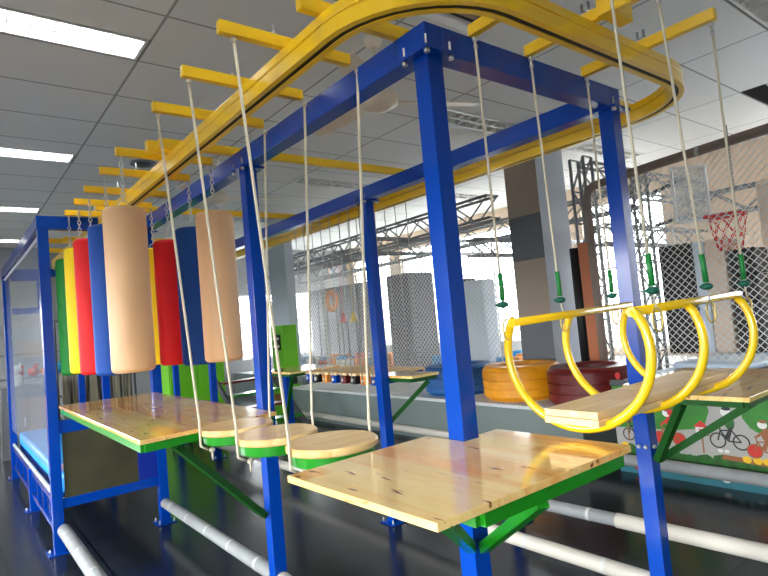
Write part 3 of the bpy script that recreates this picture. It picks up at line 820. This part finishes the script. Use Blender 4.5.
t = thing('lime_cabinet', 'lime green cabinet seen below the right row of bags', 'cabinet', (1.95, 8.6, 0))
obj('body', box(NB(), 1.5, 2.5, 8.5, 9.1, 0, 1.75), 'lime', t, bevel=.006)
for x in (1.52, 2.01): obj('door', box(NB(), x, x+.47, 8.48, 8.499, .05, 1.7), 'lime', t, bevel=.004)
# ------------------------------------------------------------------ trampoline deck and mural
ZT = .88
td = thing('trampoline_deck', 'raised trampoline deck with a painted cycling mural along its side', 'trampoline', (6.3, -.6, 0))
DY0, DY1 = -4.2, 1.58
obj('deck', box(NB(), XW+.03, X1-.04, DY0, DY1, 0, ZT-.03), 'lowwall', td)
obj('edge_rail', tube(NB(), [(XW+.02, DY0, ZT), (XW+.02, DY1, ZT)], .03, 12), 'steelgrey', td)
k = 0
for x in (XW+.12, 5.5, 7.3):
    for y in (-4.1, -2.2, -.3):
        bm = NB(); box(bm, x, x+1.6, y, y+1.82, ZT-.029, ZT+.02+.02*(k % 2)); obj('mat_pad', bm, 'padwhite' if k % 3 else 'padgrey', td, bevel=.02); k += 1
for x, y in ((5.0, .95), (6.6, 1.2)):
    bm = NB(); prism(bm, [(x-.5, y-.35), (x+.5, y-.5), (x+.55, y+.3), (x-.4, y+.4)], ZT+.041, ZT+.1); obj('loose_mat', bm, 'padwhite', td, bevel=.02)
bm = NB(); prism(bm, [(4.0, .2), (4.9, -.1), (5.0, .25), (4.1, .55)], ZT+.041, ZT+.09); obj('loose_mat', bm, 'padblack', td, bevel=.02)
# mural: painted shapes on one panel, seen from -x (u runs along -y)
bm = NB(); MI = ['mur_green', 'mur_road', 'mur_teal', 'mur_dk', 'mur_yel', 'mur_red', 'mur_brn', 'mur_blk', 'mur_wht']
ix = {n[4:]: i for i, n in enumerate(MI)}
box(bm, XW+.022, XW+.0295, DY0, DY1, 0.0, ZT-.03, 0)
lay = [XW+.0215]
def flat(poly, mi, d=0.0004):
    lay[0] -= .00001
    x = lay[0]-d*0
    v = [bm.verts.new((x, y, z)) for y, z in poly]
    f = bm.faces.new(v); f.material_index = ix[mi]
def blob(y, z, ry, rz, mi, n=18, wob=0):
    flat([(y+ry*math.cos(2*PI*k/n)*(1+wob*math.sin(5*2*PI*k/n)), z+rz*math.sin(2*PI*k/n)*(1+wob*math.cos(3*2*PI*k/n))) for k in range(n)], mi)
def ring(y, z, r, w_, mi, n=22):
    lay[0] -= .00001
    A = [bm.verts.new((lay[0], y+r*math.cos(2*PI*k/n), z+r*math.sin(2*PI*k/n))) for k in range(n)]
    B = [bm.verts.new((lay[0], y+(r-w_)*math.cos(2*PI*k/n), z+(r-w_)*math.sin(2*PI*k/n))) for k in range(n)]
    for k in range(n):
        f = bm.faces.new((A[k], A[(k+1) % n], B[(k+1) % n], B[k])); f.material_index = ix[mi]
def stroke(a, b, w_, mi):
    a, b = Vector(a), Vector(b); d = (b-a).normalized(); s = Vector((-d.y, d.x))*w_/2
    flat([tuple(a+s), tuple(b+s), tuple(b-s), tuple(a-s)], mi)
def cyclist(y, z, s, coat, bike='blk', hub=None):
    """small painted rider heading left in the picture (+y)"""
    for dy in (-.115, .115):
        if hub: blob(y+dy*s, z, .07*s, .07*s, hub)
        ring(y+dy*s, z, .085*s, .016*s, bike)
    for a, b in (((-.115, 0), (-.03, .12)), ((-.03, .12), (.08, .11)), ((.08, .11), (.115, 0)), ((-.03, .12), (.01, .0)), ((.01, 0), (.08, .11)), ((-.115, 0), (.01, 0)), ((.08, .11), (.09, .16)), ((.06, .17), (.11, .165))):
        stroke((y+a[0]*s, z+a[1]*s), (y+b[0]*s, z+b[1]*s), .016*s, bike)
    blob(y-.02*s, z+.2*s, .05*s, .08*s, coat); stroke((y-.01*s, z+.24*s), (y+.08*s, z+.17*s), .03*s, coat)
    stroke((y-.03*s, z+.14*s), (y+.03*s, z+.03*s), .035*s, bike)
    blob(y+.01*s, z+.31*s, .05*s, .045*s, 'wht'); blob(y-.0*s, z+.35*s, .045*s, .02*s, bike)
# road and pond
flat([(1.58, .26), (-2.5, .2), (-2.5, .3), (.55, .33), (.2, .42), (.3, .6), (.35, .8), (.72, .86), (.68, .66), (.74, .5), (1.0, .46), (1.58, .4)], 'road')
flat([(1.58, .30), (1.2, .28), (-2.5, .24), (-2.5, .40), (.1, .42), (1.0, .46), (1.58, .44)], 'road')
flat([(1.58, 0.0), (-4.2, 0.0), (-4.2, .15), (1.58, .17)], 'teal')
flat([(1.58, .17), (-4.2, .15), (-4.2, .22), (1.58, .25)], 'dk')
flat([(1.15, .1), (.9, .05), (.55, .06), (.4, .12), (.5, .16), (1.1, .17)], 'dk')
for i in range(26):
    y = 1.6-.14*i; blob(y, .235+.02*math.sin(i*2.1), .07, .035, 'dk', 10, .2)
flat([(.62, .25), (.1, .22), (.1, .27), (.6, .29)], 'brn')
for y in (.42, .34, .27, -.6, -.72, 1.5, 1.2): blob(y, .27, .035, .03, 'yel', 12, .1)
for y in (.62, .57, -.35): blob(y, .32, .022, .016, 'wht', 10)
blob(.12, .62, .3, .15, 'green', 22, .05); blob(-.5, .7, .3, .22, 'mur_green'[4:], 22, .05)
blob(1.0, .78, .09, .06, 'yel', 16, .2)
cyclist(.54, .41, .8, 'dk'); cyclist(.27, .35, .72, 'brn', 'brn', 'red'); cyclist(1.05, .38, .75, 'red', 'brn', 'red'); cyclist(1.36, .38, .75, 'brn'); cyclist(-.7, .42, .9, 'red'); pass
# signpost with little house
stroke((.76, .28), (.76, .44), .014, 'brn'); flat([(.83, .44), (.69, .44), (.69, .452), (.83, .452)], 'brn'); flat([(.81, .452), (.71, .452), (.71, .51), (.81, .51)], 'wht')
flat([(.83, .51), (.69, .51), (.76, .57)], 'red'); flat([(.78, .455), (.74, .455), (.74, .495), (.78, .495)], 'red')
stroke((1.45, .32), (1.45, .55), .014, 'brn'); flat([(1.52, .55), (1.38, .55), (1.45, .66)], 'red')
# grazing animals and flowers on the grass
for y, z, c1, c2 in ((.2, .86, 'brn', 'blk'), (.78, .93, 'wht', 'blk'), (1.2, .9, 'wht', 'brn'), (-.4, .92, 'brn', 'wht')):
    blob(y, z, .085, .045, c1, 14, .06); blob(y+.1, z+.04, .035, .035, c1, 12); blob(y+.12, z+.03, .018, .02, c2, 10); blob(y-.02, z+.015, .03, .02, c2, 10)
    for dy in (-.06, -.03, .03, .06): stroke((y+dy, z-.02), (y+dy, z-.08), .014, c1)
for y, z in ((1.18, .76), (1.02, .62), (1.5, .95)): blob(y, z, .03, .035, 'red', 12, .1); blob(y, z-.05, .012, .02, 'dk', 8)
for y, z in ((1.4, .06), (.2, .07), (.1, .05), (-.5, .08), (1.0, .11)): blob(y, z, .03, .018, 'red' if y > .5 or y < 0 else 'mur_wht'[4:], 10)
for y, z in ((.42, .11), (.5, .1), (.6, .06), (.35, .08)): blob(y, z, .03, .014, 'wht', 10)
mu = obj('mural_panel', bm, MI, td, 'painted mural of riders on bicycles along a grey road')

# net posts and padded pipe over trampoline
XN = 4.75
t = thing('padded_pipe_frame', 'brown padded pipe bending down at the corner of the trampoline net', 'pipe frame', (XN, 2.23, ZL))
pts = [(XN, 2.23, ZL), (XN, 2.23, 1.8), (XN, 2.23, 2.96)]
for k in range(1, 7):
    a = PI/2*k/6; pts.append((XN, 2.23-.16*(1-math.cos(a)), 2.96+.16*math.sin(a)))
pts += [(XN, 1.3, 3.17), (XN, .25, 3.22), (XN, -4.1, 3.24)]
obj('foam_pipe', tube(NB(), pts, .05, 14), 'pipe', t)
for y in (.9, -.2): 
    a = Vector((XN, y, 3.187 if y > .5 else 3.223)); obj('tape_ring', tube(NB(), [a+Vector((0, -.02, -.004)), a+Vector((0, .02, .004))], .054, 14, cap=False), 'tape', t)

def net(name, label, plane, pos, a0, a1, z0, z1, cell_, r):
    """diamond mesh clipped to a rectangle; thin square cords"""
    bm = NB(); H = z1-z0; c = a0-H
    while c < a1+H:
        for sgn in (1, -1):
            lo = (c, z0); hi = (c+H*sgn, z1)
            p0, p1 = list(lo), list(hi); t0, t1 = 0.0, 1.0; dx = hi[0]-lo[0]
            ok = True
            for e, bound, s_ in ((0, a0, 1), (0, a1, -1)):
                # keep s_*(x-bound) >= 0
                f0 = s_*(lo[0]-bound); f1 = s_*(hi[0]-bound)
                if f0 < 0 and f1 < 0: ok = False; break
                if f0 < 0: t0 = max(t0, f0/(f0-f1))
                if f1 < 0: t1 = min(t1, f0/(f0-f1))
            if not ok or t1-t0 < .01: continue
            A = (lo[0]+dx*t0, z0+H*t0); B = (lo[0]+dx*t1, z0+H*t1)
            off = .0015*sgn
            if plane == 'X': bar(bm, (pos+off, A[0], A[1]), (pos+off, B[0], B[1]), r, r, (1, 0, 0))
            else: bar(bm, (A[0], pos+off, A[1]), (B[0], pos+off, B[1]), r, r, (0, 1, 0))
        c += cell_
    # border cords
    P_ = (lambda a, z: (pos, a, z)) if plane == 'X' else (lambda a, z: (a, pos, z))
    for q in ((P_(a0, z0), P_(a1, z0)), (P_(a0, z1), P_(a1, z1)), (P_(a0, z0), P_(a0, z1)), (P_(a1, z0), P_(a1, z1))): bar(bm, *q, r*2, r*2)
    return single(name, label, 'net', bm, 'net')
net('safety_net', 'white diamond safety net rising from the trampoline deck at right', 'X', XN+.06, -4.1, 2.17, ZT+.05, 3.18, .08, .0062)
net('safety_net', 'long white safety net behind the tyres and the rope bridge', 'X', 4.86, 3.9, 8.7, ZL+.01, 2.75, .085, .007)
net('back_net', 'white safety net hanging far back by the bright windows', 'X', 6.9, 2.2, 12.5, ZL+.01, 2.9, .13, .008)

# ------------------------------------------------------------------ trusses
def truss(name, label, a, b, h=.34, w_=.2, step_=.42, r=.022, m='truss', group='grey lattice trusses', hang=False):
    a, b = Vector(a), Vector(b); d = b-a; Ln = d.length; d.normalize(); s, u = frame_of(d)
    t = thing(name, label, 'truss', tuple((a+b)/2), group)
    for i, j in ((-1, -1), (1, -1), (1, 1), (-1, 1)):
        o = s*i*w_/2+u*j*h/2; obj('chord', tube(NB(), [a+o, b+o], r, 8), m, t)
    bm = NB(); n = max(2, int(Ln/step_)); 
    for i in (-1, 1):
        for k in range(n):
            p = a+d*(Ln*k/n)+s*i*w_/2; q = a+d*(Ln*(k+1)/n)+s*i*w_/2; g = 1 if k % 2 else -1
            tube(bm, [p-u*g*h/2, q+u*g*h/2], r*.6, 6, cap=False)
    for j in (-1, 1):
        for k in range(n+1):
            p = a+d*(Ln*k/n)+u*j*h/2; tube(bm, [p-s*w_/2, p+s*w_/2], r*.6, 6, cap=False)
    obj('lattice', bm, m, t)
    if abs(d.z) < .5 and hang:
        for f_ in (.15, .85):
            p = a+d*Ln*f_; obj('hanger_rod', tube(NB(), [p+Vector((0, 0, h/2)), (p.x, p.y, HC-.016)], .012, 6), m, t)
    return t
truss('lattice_truss', 'long grey lattice truss running along the play area above the rope bridge', (5.05, 3.95, 3.27), (5.05, 11.5, 3.2), .34, .24)
truss('lattice_truss', 'second grey lattice truss further inside the play area', (6.6, 2.5, 3.2), (6.6, 12.5, 3.1), .3, .24)
truss('lattice_truss', 'upright grey lattice truss just right of the square column', (5.35, 2.62, ZL), (5.35, 2.62, 3.66), .2, .2, .4)
truss('lattice_truss', 'grey lattice truss over the trampoline behind the hoop', (5.47, 2.62, 3.42), (8.9, 2.62, 3.42), .34, .24)
truss('lattice_truss', 'grey lattice truss crossing lower behind the trampoline', (5.6, 2.62, 2.62), (8.9, 2.62, 2.62), .26, .2)
truss('lattice_truss', 'grey lattice truss slung between the hoop and the right corner', (7.6, -2.5, 2.95), (7.6, 2.3, 3.0), .34, .24, hang=True)
truss('lattice_truss', 'grey lattice truss linking both long trusses far back', (5.2, 7.3, 3.2), (8.9, 7.3, 3.2), .3, .24)
truss('lattice_truss', 'upright grey lattice truss in the middle of the foam pit', (5.3, 7.45, ZL), (5.3, 7.45, 3.05), .2, .2, .4)
truss('lattice_truss', 'grey lattice truss crossing at the bright window bay', (5.2, 4.6, 2.75), (8.9, 4.6, 2.75), .26, .2)
truss('lattice_truss', 'upright grey lattice truss beside the hoop backboard', (5.95, 2.2, ZL), (5.95, 2.2, 3.4), .2, .2, .4)

# ------------------------------------------------------------------ padded pillars
def pad(label, x0, x1, y0, y1, z0, z1, m, bands=5):
    t = thing('padded_pillar', label, 'padded pillar', ((x0+x1)/2, (y0+y1)/2, z0), 'padded pillars inside the nets')
    for k in range(bands):
        a = z0+(z1-z0)*k/bands; b = z0+(z1-z0)*(k+1)/bands-.006
        obj('pad_section', box(NB(), x0, x1, y0, y1, a, b), m, t, bevel=.03)
pad('grey padded pillar left of the bright window behind the net', 5.6, 6.3, 6.72, 7.4, ZL, 2.6, 'padgrey', 1)
pad('black padded pillar behind the net just right of the tallest post', 5.6, 5.95, 5.27, 5.74, ZL, 2.32, 'padblack', 1)
pad('pale padded pillar behind the net beside the black one', 5.6, 5.95, 4.83, 5.25, ZL, 2.26, 'padwhite', 1)
pad('black padded block under the hoop behind the trampoline net', 6.0, 6.6, 1.62, 2.03, ZT+.05, 2.36, 'padblack', 1)
pad('white padded block to the right of the black one under the hoop', 6.0, 6.6, 1.47, 1.6, ZT+.05, 2.36, 'padwhite', 1)
pad('beige padded block under the hoop between white and black ones', 6.02, 6.6, 1.24, 1.465, ZT+.05, 2.36, 'beigewall', 1)
pad('black padded roll stack at the right end of the trampoline', 6.05, 6.5, .92, 1.22, ZT+.05, 2.2, 'padblack', 4)
pad('tall beige padded wall section at the right edge behind the net', 6.9, 7.4, .2, 1.1, ZT+.05, 3.1, 'beigewall', 1)
single('wooden_board', 'orange brown wooden board leaning between the column and the pipe', 'board', bar(NB(), (5.2, 2.62, ZL), (5.2, 2.62, 2.5), .14, .05, (1, 0, 0)), 'orangewood')
single('rubber_roll', 'tall black rubber roll standing beside the wooden board', 'roll', tube(NB(), [(5.22, 2.78, ZL), (5.22, 2.78, 2.45)], .06, 14), 'black')

# basketball hoop
A_, B_ = Vector((5.17, 1.38, 0)), Vector((5.46, 1.13, 0))
hp = thing('basketball_hoop', 'red basketball hoop with clear backboard hung inside the trampoline net', 'basketball hoop', (5.4, 1.2, 2.4))
bm = NB(); bar(bm, A_+Vector((0, 0, 2.85)), B_+Vector((0, 0, 2.85)), .012, .62); obj('backboard', bm, 'clear', hp)
for z in (2.53, 3.17): obj('backboard_edge', bar(NB(), A_+Vector((0, 0, z)), B_+Vector((0, 0, z)), .03, .025), 'white', hp)
for a in (A_, B_): obj('backboard_edge', bar(NB(), a+Vector((0, 0, 2.52)), a+Vector((0, 0, 3.18)), .03, .03), 'white', hp)
hc = Vector((5.58, 1.0, 2.56)); HR = .2
rm = obj('rim', tube(NB(), [hc+Vector((HR*math.cos(2*PI*k/24), HR*math.sin(2*PI*k/24), 0)) for k in range(24)], .013, 8, closed=True), 'hoopred', hp)
obj('rim_bracket', bar(NB(), (5.4, 1.18, 2.56), (5.47, 1.14, 2.56), .1, .04), 'hoopred', rm)
bm = NB()
for k in range(10):
    a = 2*PI*k/10
    for s_ in (1, -1):
        pp = []
        for i in range(5):
            q = a+s_*i*.31; r = HR-.02*i; pp.append(hc+Vector((r*math.cos(q), r*math.sin(q), -.1*i)))
        tube(bm, pp, .0055, 5)
obj('hoop_net', bm, ['hoopred'], hp)
for z in (2.62, 3.05): obj('support_arm', bar(NB(), (5.33, 1.27, z), (5.78, 1.9, z), .04, .04), 'dark', hp)

# ------------------------------------------------------------------ foam pit blocks
FL = {'f_or': 'orange', 'f_bl': 'blue', 'f_rd': 'red', 'f_wh': 'white'}
fp = {}
random.seed(3)
spots = [(x+random.uniform(-.02, .02), y+random.uniform(-.02, .02)) for x in [5.05+.26*a for a in range(7)] for y in [3.98+.26*b for b in range(29)]]
spots = [(x, y) for x, y in spots if not (5.1 < x < 6.45 and 6.55 < y < 7.7) and not (5.4 < x < 6.1 and 4.65 < y < 5.95)]
random.shuffle(spots)
low = spots[:96]
pile = [(x, y, ZL+.012) for x, y in low] + [(x+random.uniform(-.015, .015), y, ZL+.012+.182) for x, y in low if x > 5.5 or y > 7.8][:54]
for x, y, z in pile:
    m = random.choice(['f_or', 'f_or', 'f_bl', 'f_bl', 'f_rd', 'f_wh'])
    if m not in fp:
        s = .085; o = single('foam_cube', '%s foam cube in the pit behind the long safety net' % FL[m], 'foam cube', box(NB(), -s, s, -s, s, 0, 2*s), m, FL[m]+' foam cubes in the pit', bevel=.012, base=(0, 0, 0))
        fp[m] = o
    else:
        o = fp[m].copy(); COL.objects.link(o)
    o.location = (x, y, z); o.rotation_euler = (0, 0, random.uniform(-.25, .25))
t = thing('pit_border', 'long white and pale blue padded border at the back of the foam pit', 'padding', (6.9, 9, ZL))
for k in range(4):
    obj('pad_section', box(NB(), 7.0, 7.15, 5.2+1.6*k, 6.78+1.6*k, ZL, 1.1), 'padwhite' if k % 2 else 'white', t, bevel=.02)

t = thing('net_backdrop', 'grey padded screen at the back of the foam pit behind the far net', 'screen', (6.9, 11, ZL))
for k in range(4): obj('pad_section', box(NB(), 6.72, 6.85, 9.2+.8*k, 9.99+.8*k, ZL, 2.7), 'padgrey', t, bevel=.03)
net('safety_net', 'fine white net far back between the pale column and the grey pillar', 'X', 4.95, 8.75, 12.6, ZL+.01, 3.0, .1, .009)
# beaded climbing ropes before the window
br = None
for i, (y, lab) in enumerate(((6.75, 'first from the grey pillar'), (6.45, 'second from the grey pillar'), (6.15, 'third from the grey pillar'), (4.55, 'nearest the square column'))):
    if br is None:
        br = thing('beaded_rope', '', 'climbing rope', (0, 0, ZL), 'beaded climbing ropes')
        obj('rope', tube(NB(), [(0, 0, ZL), (0, 0, 3.05)], .012, 6), 'rope', br)
        for z in (1.0, 1.4, 1.8, 2.2, 2.6): obj('foothold', lathe(NB(), [(0, -.03), (.05, -.02), (.055, .01), (.02, .035), (0, .035)], (0, 0, z), 12), 'f_or', br)
        o = br
    else: o = dup(br, (0, 0, 0))
    o.location = (6.5, y+.0, ZL); o['label'] = 'beaded climbing rope with orange footholds, ' + lab
for nm, c, m, lab in (('hanging_ring', (5.5, 9.35, 2.25), 'f_or', 'orange ring ornament hanging behind the far net'), ('hanging_cone', (5.5, 8.9, 1.85), 'hoopred', 'small red cone hanging behind the far net'), ('hanging_cone', (5.5, 8.5, 1.85), 'b_yellow', 'small yellow cone hanging behind the far net')):
    if nm == 'hanging_ring':
        bm = NB(); pts = [Vector(c)+Vector((.0, .2*math.cos(2*PI*k/20), .2*math.sin(2*PI*k/20))) for k in range(20)]; tube(bm, pts, .06, 8, closed=True)
        tube(bm, [(c[0], c[1], c[2]+.2), (c[0], c[1], 3.05)], .006, 5)
    else:
        bm = lathe(NB(), [(0, -.12), (.1, -.12), (.02, .1), (0, .1)], c, 14); tube(bm, [(c[0], c[1], c[2]+.1), (c[0], c[1], 3.05)], .006, 5)
    single(nm, lab, 'hanging toy', bm, m)
truss('lattice_truss', 'grey lattice truss far back carrying small hanging toys', (5.5, 8.2, 3.17), (5.5, 12.5, 3.17), .22, .2)

# ------------------------------------------------------------------ background left
t = thing('metal_steps', 'dark green metal steps with maroon treads seen left of the lime panel', 'steps', (2.45, 7.2, 0))
for k in range(4):
    z = .28+.2*k; y = 6.6+.28*k
    s_ = obj('tread', box(NB(), 2.05, 3.0, y, y+.26, z, z+.035), 'green' if k % 2 == 0 else 't_red', t, bevel=.004)
for x in (2.0, 3.02): obj('stringer', bar(NB(), (x, 6.45, .1), (x, 7.75, 1.0), .04, .1), 'dark', t)
for x in (2.0, 3.02):
    bm = NB(); tube(bm, [(x, 7.7, 0), (x, 7.7, 1.0)], .025, 8); obj('leg', bm, 'dark', t)
t = thing('strip_curtain', 'brown grey strip curtain on a rod behind the blue posts', 'curtain', (.6, 10.4, 0))
obj('curtain', box(NB(), .15, 1.35, 10.38, 10.44, .3, 2.2), 'curtain', t)
obj('rod', tube(NB(), [(.05, 10.41, 2.22), (1.45, 10.41, 2.22)], .025, 8), 'dark', t)
for x in (.08, 1.42): obj('stand', tube(NB(), [(x, 10.41, 0), (x, 10.41, 2.22)], .02, 8), 'dark', t)
t = thing('storage_rack', 'grey open rack with toys behind the cage', 'rack', (-.1, 11.2, 0))
for z in (.3, .75, 1.2, 1.65): obj('shelf', box(NB(), -.9, .7, 11.0, 11.4, z, z+.03), 'steelgrey', t)
for x in (-.9, .66):
    for y in (11.0, 11.36): obj('upright', box(NB(), x, x+.04, y, y+.04, 0, 1.9), 'steelgrey', t)
random.seed(5)
for i, (x, z, m, c) in enumerate(((-.2, 1.23, 'f_rd', 'red'), (.0, 1.23, 'f_or', 'orange'), (.2, 1.23, 'f_bl', 'blue'), (-.45, 1.23, 'f_rd', 'red'), (.45, 1.23, 't_blue', 'navy'), (-.2, .78, 'f_bl', 'pale blue'), (.1, .78, 'f_rd', 'crimson'), (.4, .78, 'f_or', 'amber'))):
    bm = NB(); sphere(bm, (x, 11.2, z+.085), .085, 1.2, 1, 1); sphere(bm, (x+.05, 11.2, z+.19), .05)
    single('soft_toy', '%s soft toy on the %s shelf of the grey rack' % (c+(' left' if i == 3 else ''), 'upper' if z > 1 else 'lower'), 'toy', bm, m)
t = thing('plush_cat', 'small white plush cat sitting on the cabinet behind the plastic sheet', 'toy', (-.62, 9.6, 1.16))
bm = NB(); sphere(bm, (-.62, 9.6, 1.26), .1, 1, .8, 1.1); sphere(bm, (-.62, 9.57, 1.43), .08, 1.1, .9, .9); obj('body', bm, 'white', t)
for s_ in (-1, 1): obj('ear', lathe(NB(), [(.03, 0), (0, .06)], (-.62+s_*.055, 9.57, 1.48), 8), 'white', t)
t = thing('grey_cabinet', 'grey cabinet standing behind the landing cage', 'cabinet', (-.5, 9.7, 0))
obj('body', box(NB(), -.85, -.1, 9.45, 9.95, 0, 1.155), 'steelgrey', t, bevel=.006)
for x in (-.83, -.46): 
    d_ = obj('door', box(NB(), x, x+.34, 9.43, 9.449, .05, 1.1), 'steelgrey', t, bevel=.004)
    obj('handle', box(NB(), x+.28, x+.3, 9.41, 9.429, .5, .65), 'steel', d_)
t = thing('arcade_machine', 'orange and black arcade machine at the far left edge', 'arcade machine', (-1.55, 9.6, 0))
obj('body', box(NB(), -1.9, -1.15, 9.3, 10.1, 0, .95), 'f_or', t, bevel=.01)
obj('cabinet_top', box(NB(), -1.9, -1.15, 9.5, 10.1, .951, 1.9), 'black', t, bevel=.01)
obj('screen', box(NB(), -1.82, -1.23, 9.485, 9.499, 1.05, 1.5), 'dark', t)
obj('marquee', box(NB(), -1.9, -1.15, 9.4, 9.499, 1.62, 1.9), 't_orange', t)
obj('control_panel', bar(NB(), (-1.52, 9.28, .98), (-1.52, 9.5, 1.03), .7, .04), 'black', t)
t = thing('fence_panel', 'black railing with orange bars standing low at the far left', 'railing', (-2.2, 8.6, 0))
for k in range(9): obj('rail_bar', tube(NB(), [(-2.7+.14*k, 8.6, .05), (-2.7+.14*k, 8.6, .75)], .014, 6), 'f_or' if k % 2 else 'green', t)
for z in (.06, .75): obj('rail', tube(NB(), [(-2.75, 8.6, z), (-1.5, 8.6, z)], .02, 8), 'black', t)
t = thing('toddler_bicycle', 'small yellow bicycle parked before the lime cabinet', 'bicycle', (1.75, 8.1, 0))
for dx in (-.22, .22):
    pts = [(1.75+dx+.16*math.cos(2*PI*k/20), 8.1, .18+.16*math.sin(2*PI*k/20)) for k in range(20)]
    w_ = obj('wheel', tube(NB(), pts, .02, 8, closed=True), 'black', t)
bm = NB()
for a, b in (((-.22, .18), (-.08, .42)), ((-.08, .42), (.16, .42)), ((.16, .42), (.22, .18)), ((-.08, .42), (.0, .18)), ((0, .18), (.16, .42)), ((.16, .42), (.14, .58))):
    tube(bm, [(1.75+a[0], 8.1, a[1]), (1.75+b[0], 8.1, b[1])], .015, 6)
obj('bicycle_frame', bm, 'b_yellow', t)
obj('handlebar', tube(NB(), [(1.89, 7.92, .58), (1.89, 8.28, .58)], .014, 6), 'black', t)
obj('saddle', box(NB(), 1.58, 1.76, 8.05, 8.15, .43, .47), 'black', t, bevel=.015)

# ------------------------------------------------------------------ light
LOW_L, SKY_L, LOW_R, SKY_R = 2.8, 29.0, 2.6, 12.5
w = bpy.data.worlds.new('daylight'); sc.world = w; w.use_nodes = True
bg = w.node_tree.nodes['Background']; bg.inputs[0].default_value = (.93, .97, 1, 1); bg.inputs[1].default_value = 1.0
wn_ = w.node_tree.nodes; wl_ = w.node_tree.links
tc_ = wn_.new('ShaderNodeTexCoord'); sp_ = wn_.new('ShaderNodeSeparateXYZ'); wl_.new(tc_.outputs['Generated'], sp_.inputs[0])
mrx = wn_.new('ShaderNodeMapRange'); mrx.inputs[1].default_value = -.3; mrx.inputs[2].default_value = .3; wl_.new(sp_.outputs['X'], mrx.inputs[0])
mrz = wn_.new('ShaderNodeMapRange'); mrz.inputs[1].default_value = -.05; mrz.inputs[2].default_value = .05; mrz.inputs[3].default_value = LOW_L; mrz.inputs[4].default_value = SKY_L; wl_.new(sp_.outputs['Z'], mrz.inputs[0])
mrr = wn_.new('ShaderNodeMapRange'); mrr.inputs[1].default_value = -.05; mrr.inputs[2].default_value = .05; mrr.inputs[3].default_value = LOW_R; mrr.inputs[4].default_value = SKY_R; wl_.new(sp_.outputs['Z'], mrr.inputs[0])
mxw = wn_.new('ShaderNodeMix'); mxw.data_type = 'FLOAT'; wl_.new(mrx.outputs[0], mxw.inputs[0]); wl_.new(mrz.outputs[0], mxw.inputs[2]); wl_.new(mrr.outputs[0], mxw.inputs[3])
wl_.new(mxw.outputs[0], bg.inputs[1])
def portal(axis, pos, a0, a1, z0, z1, sgn):
    l = bpy.data.lights.new('window_portal', 'AREA'); l.shape = 'RECTANGLE'; l.cycles.is_portal = True
    o = bpy.data.objects.new('window_portal', l); COL.objects.link(o)
    l.size = a1-a0; l.size_y = z1-z0
    if axis == 'X': o.location = (pos, (a0+a1)/2, (z0+z1)/2); o.rotation_euler = (PI/2, 0, PI/2*sgn)
    else: o.location = ((a0+a1)/2, pos, (z0+z1)/2); o.rotation_euler = (PI/2, 0, 0 if sgn > 0 else PI)
for q in WR: portal('X', X1+.12, *q, 1)
for q in WL: portal('X', X0-.14, *q, -1)
for q in [(-4.6, -2.6, 1.2, 2.8), (5.2, 8.2, .9, 2.8)]: portal('Y', Y1+.12, *q, 1)

# ------------------------------------------------------------------ camera
cam = bpy.data.cameras.new('camera'); co = bpy.data.objects.new('camera', cam); COL.objects.link(co); sc.camera = co
cam.sensor_width = 36; cam.sensor_fit = 'HORIZONTAL'; cam.lens = 559.5355*36/768; cam.clip_start = .05; cam.clip_end = 100
R_ = Vector((0.78376829, -0.61471496, -0.088503)); U_ = Vector((0.03489209, -0.09869524, 0.9945058)); F_ = Vector((0.62007242, 0.78255017, 0.05590551))
mw = Matrix((R_, U_, -F_)).transposed().to_4x4(); mw.translation = Vector((-1.53603866, -1.53334704, 1.71856677)); co.matrix_world = mw

sc.view_settings.view_transform = 'Standard'; sc.view_settings.look = 'None'; sc.view_settings.gamma = 1; sc.view_settings.use_curve_mapping = False
sc.view_settings.exposure = 0.5
sc.cycles.use_denoising = True
sc.cycles.max_bounces = 10; sc.cycles.diffuse_bounces = 6; sc.cycles.transparent_max_bounces = 16
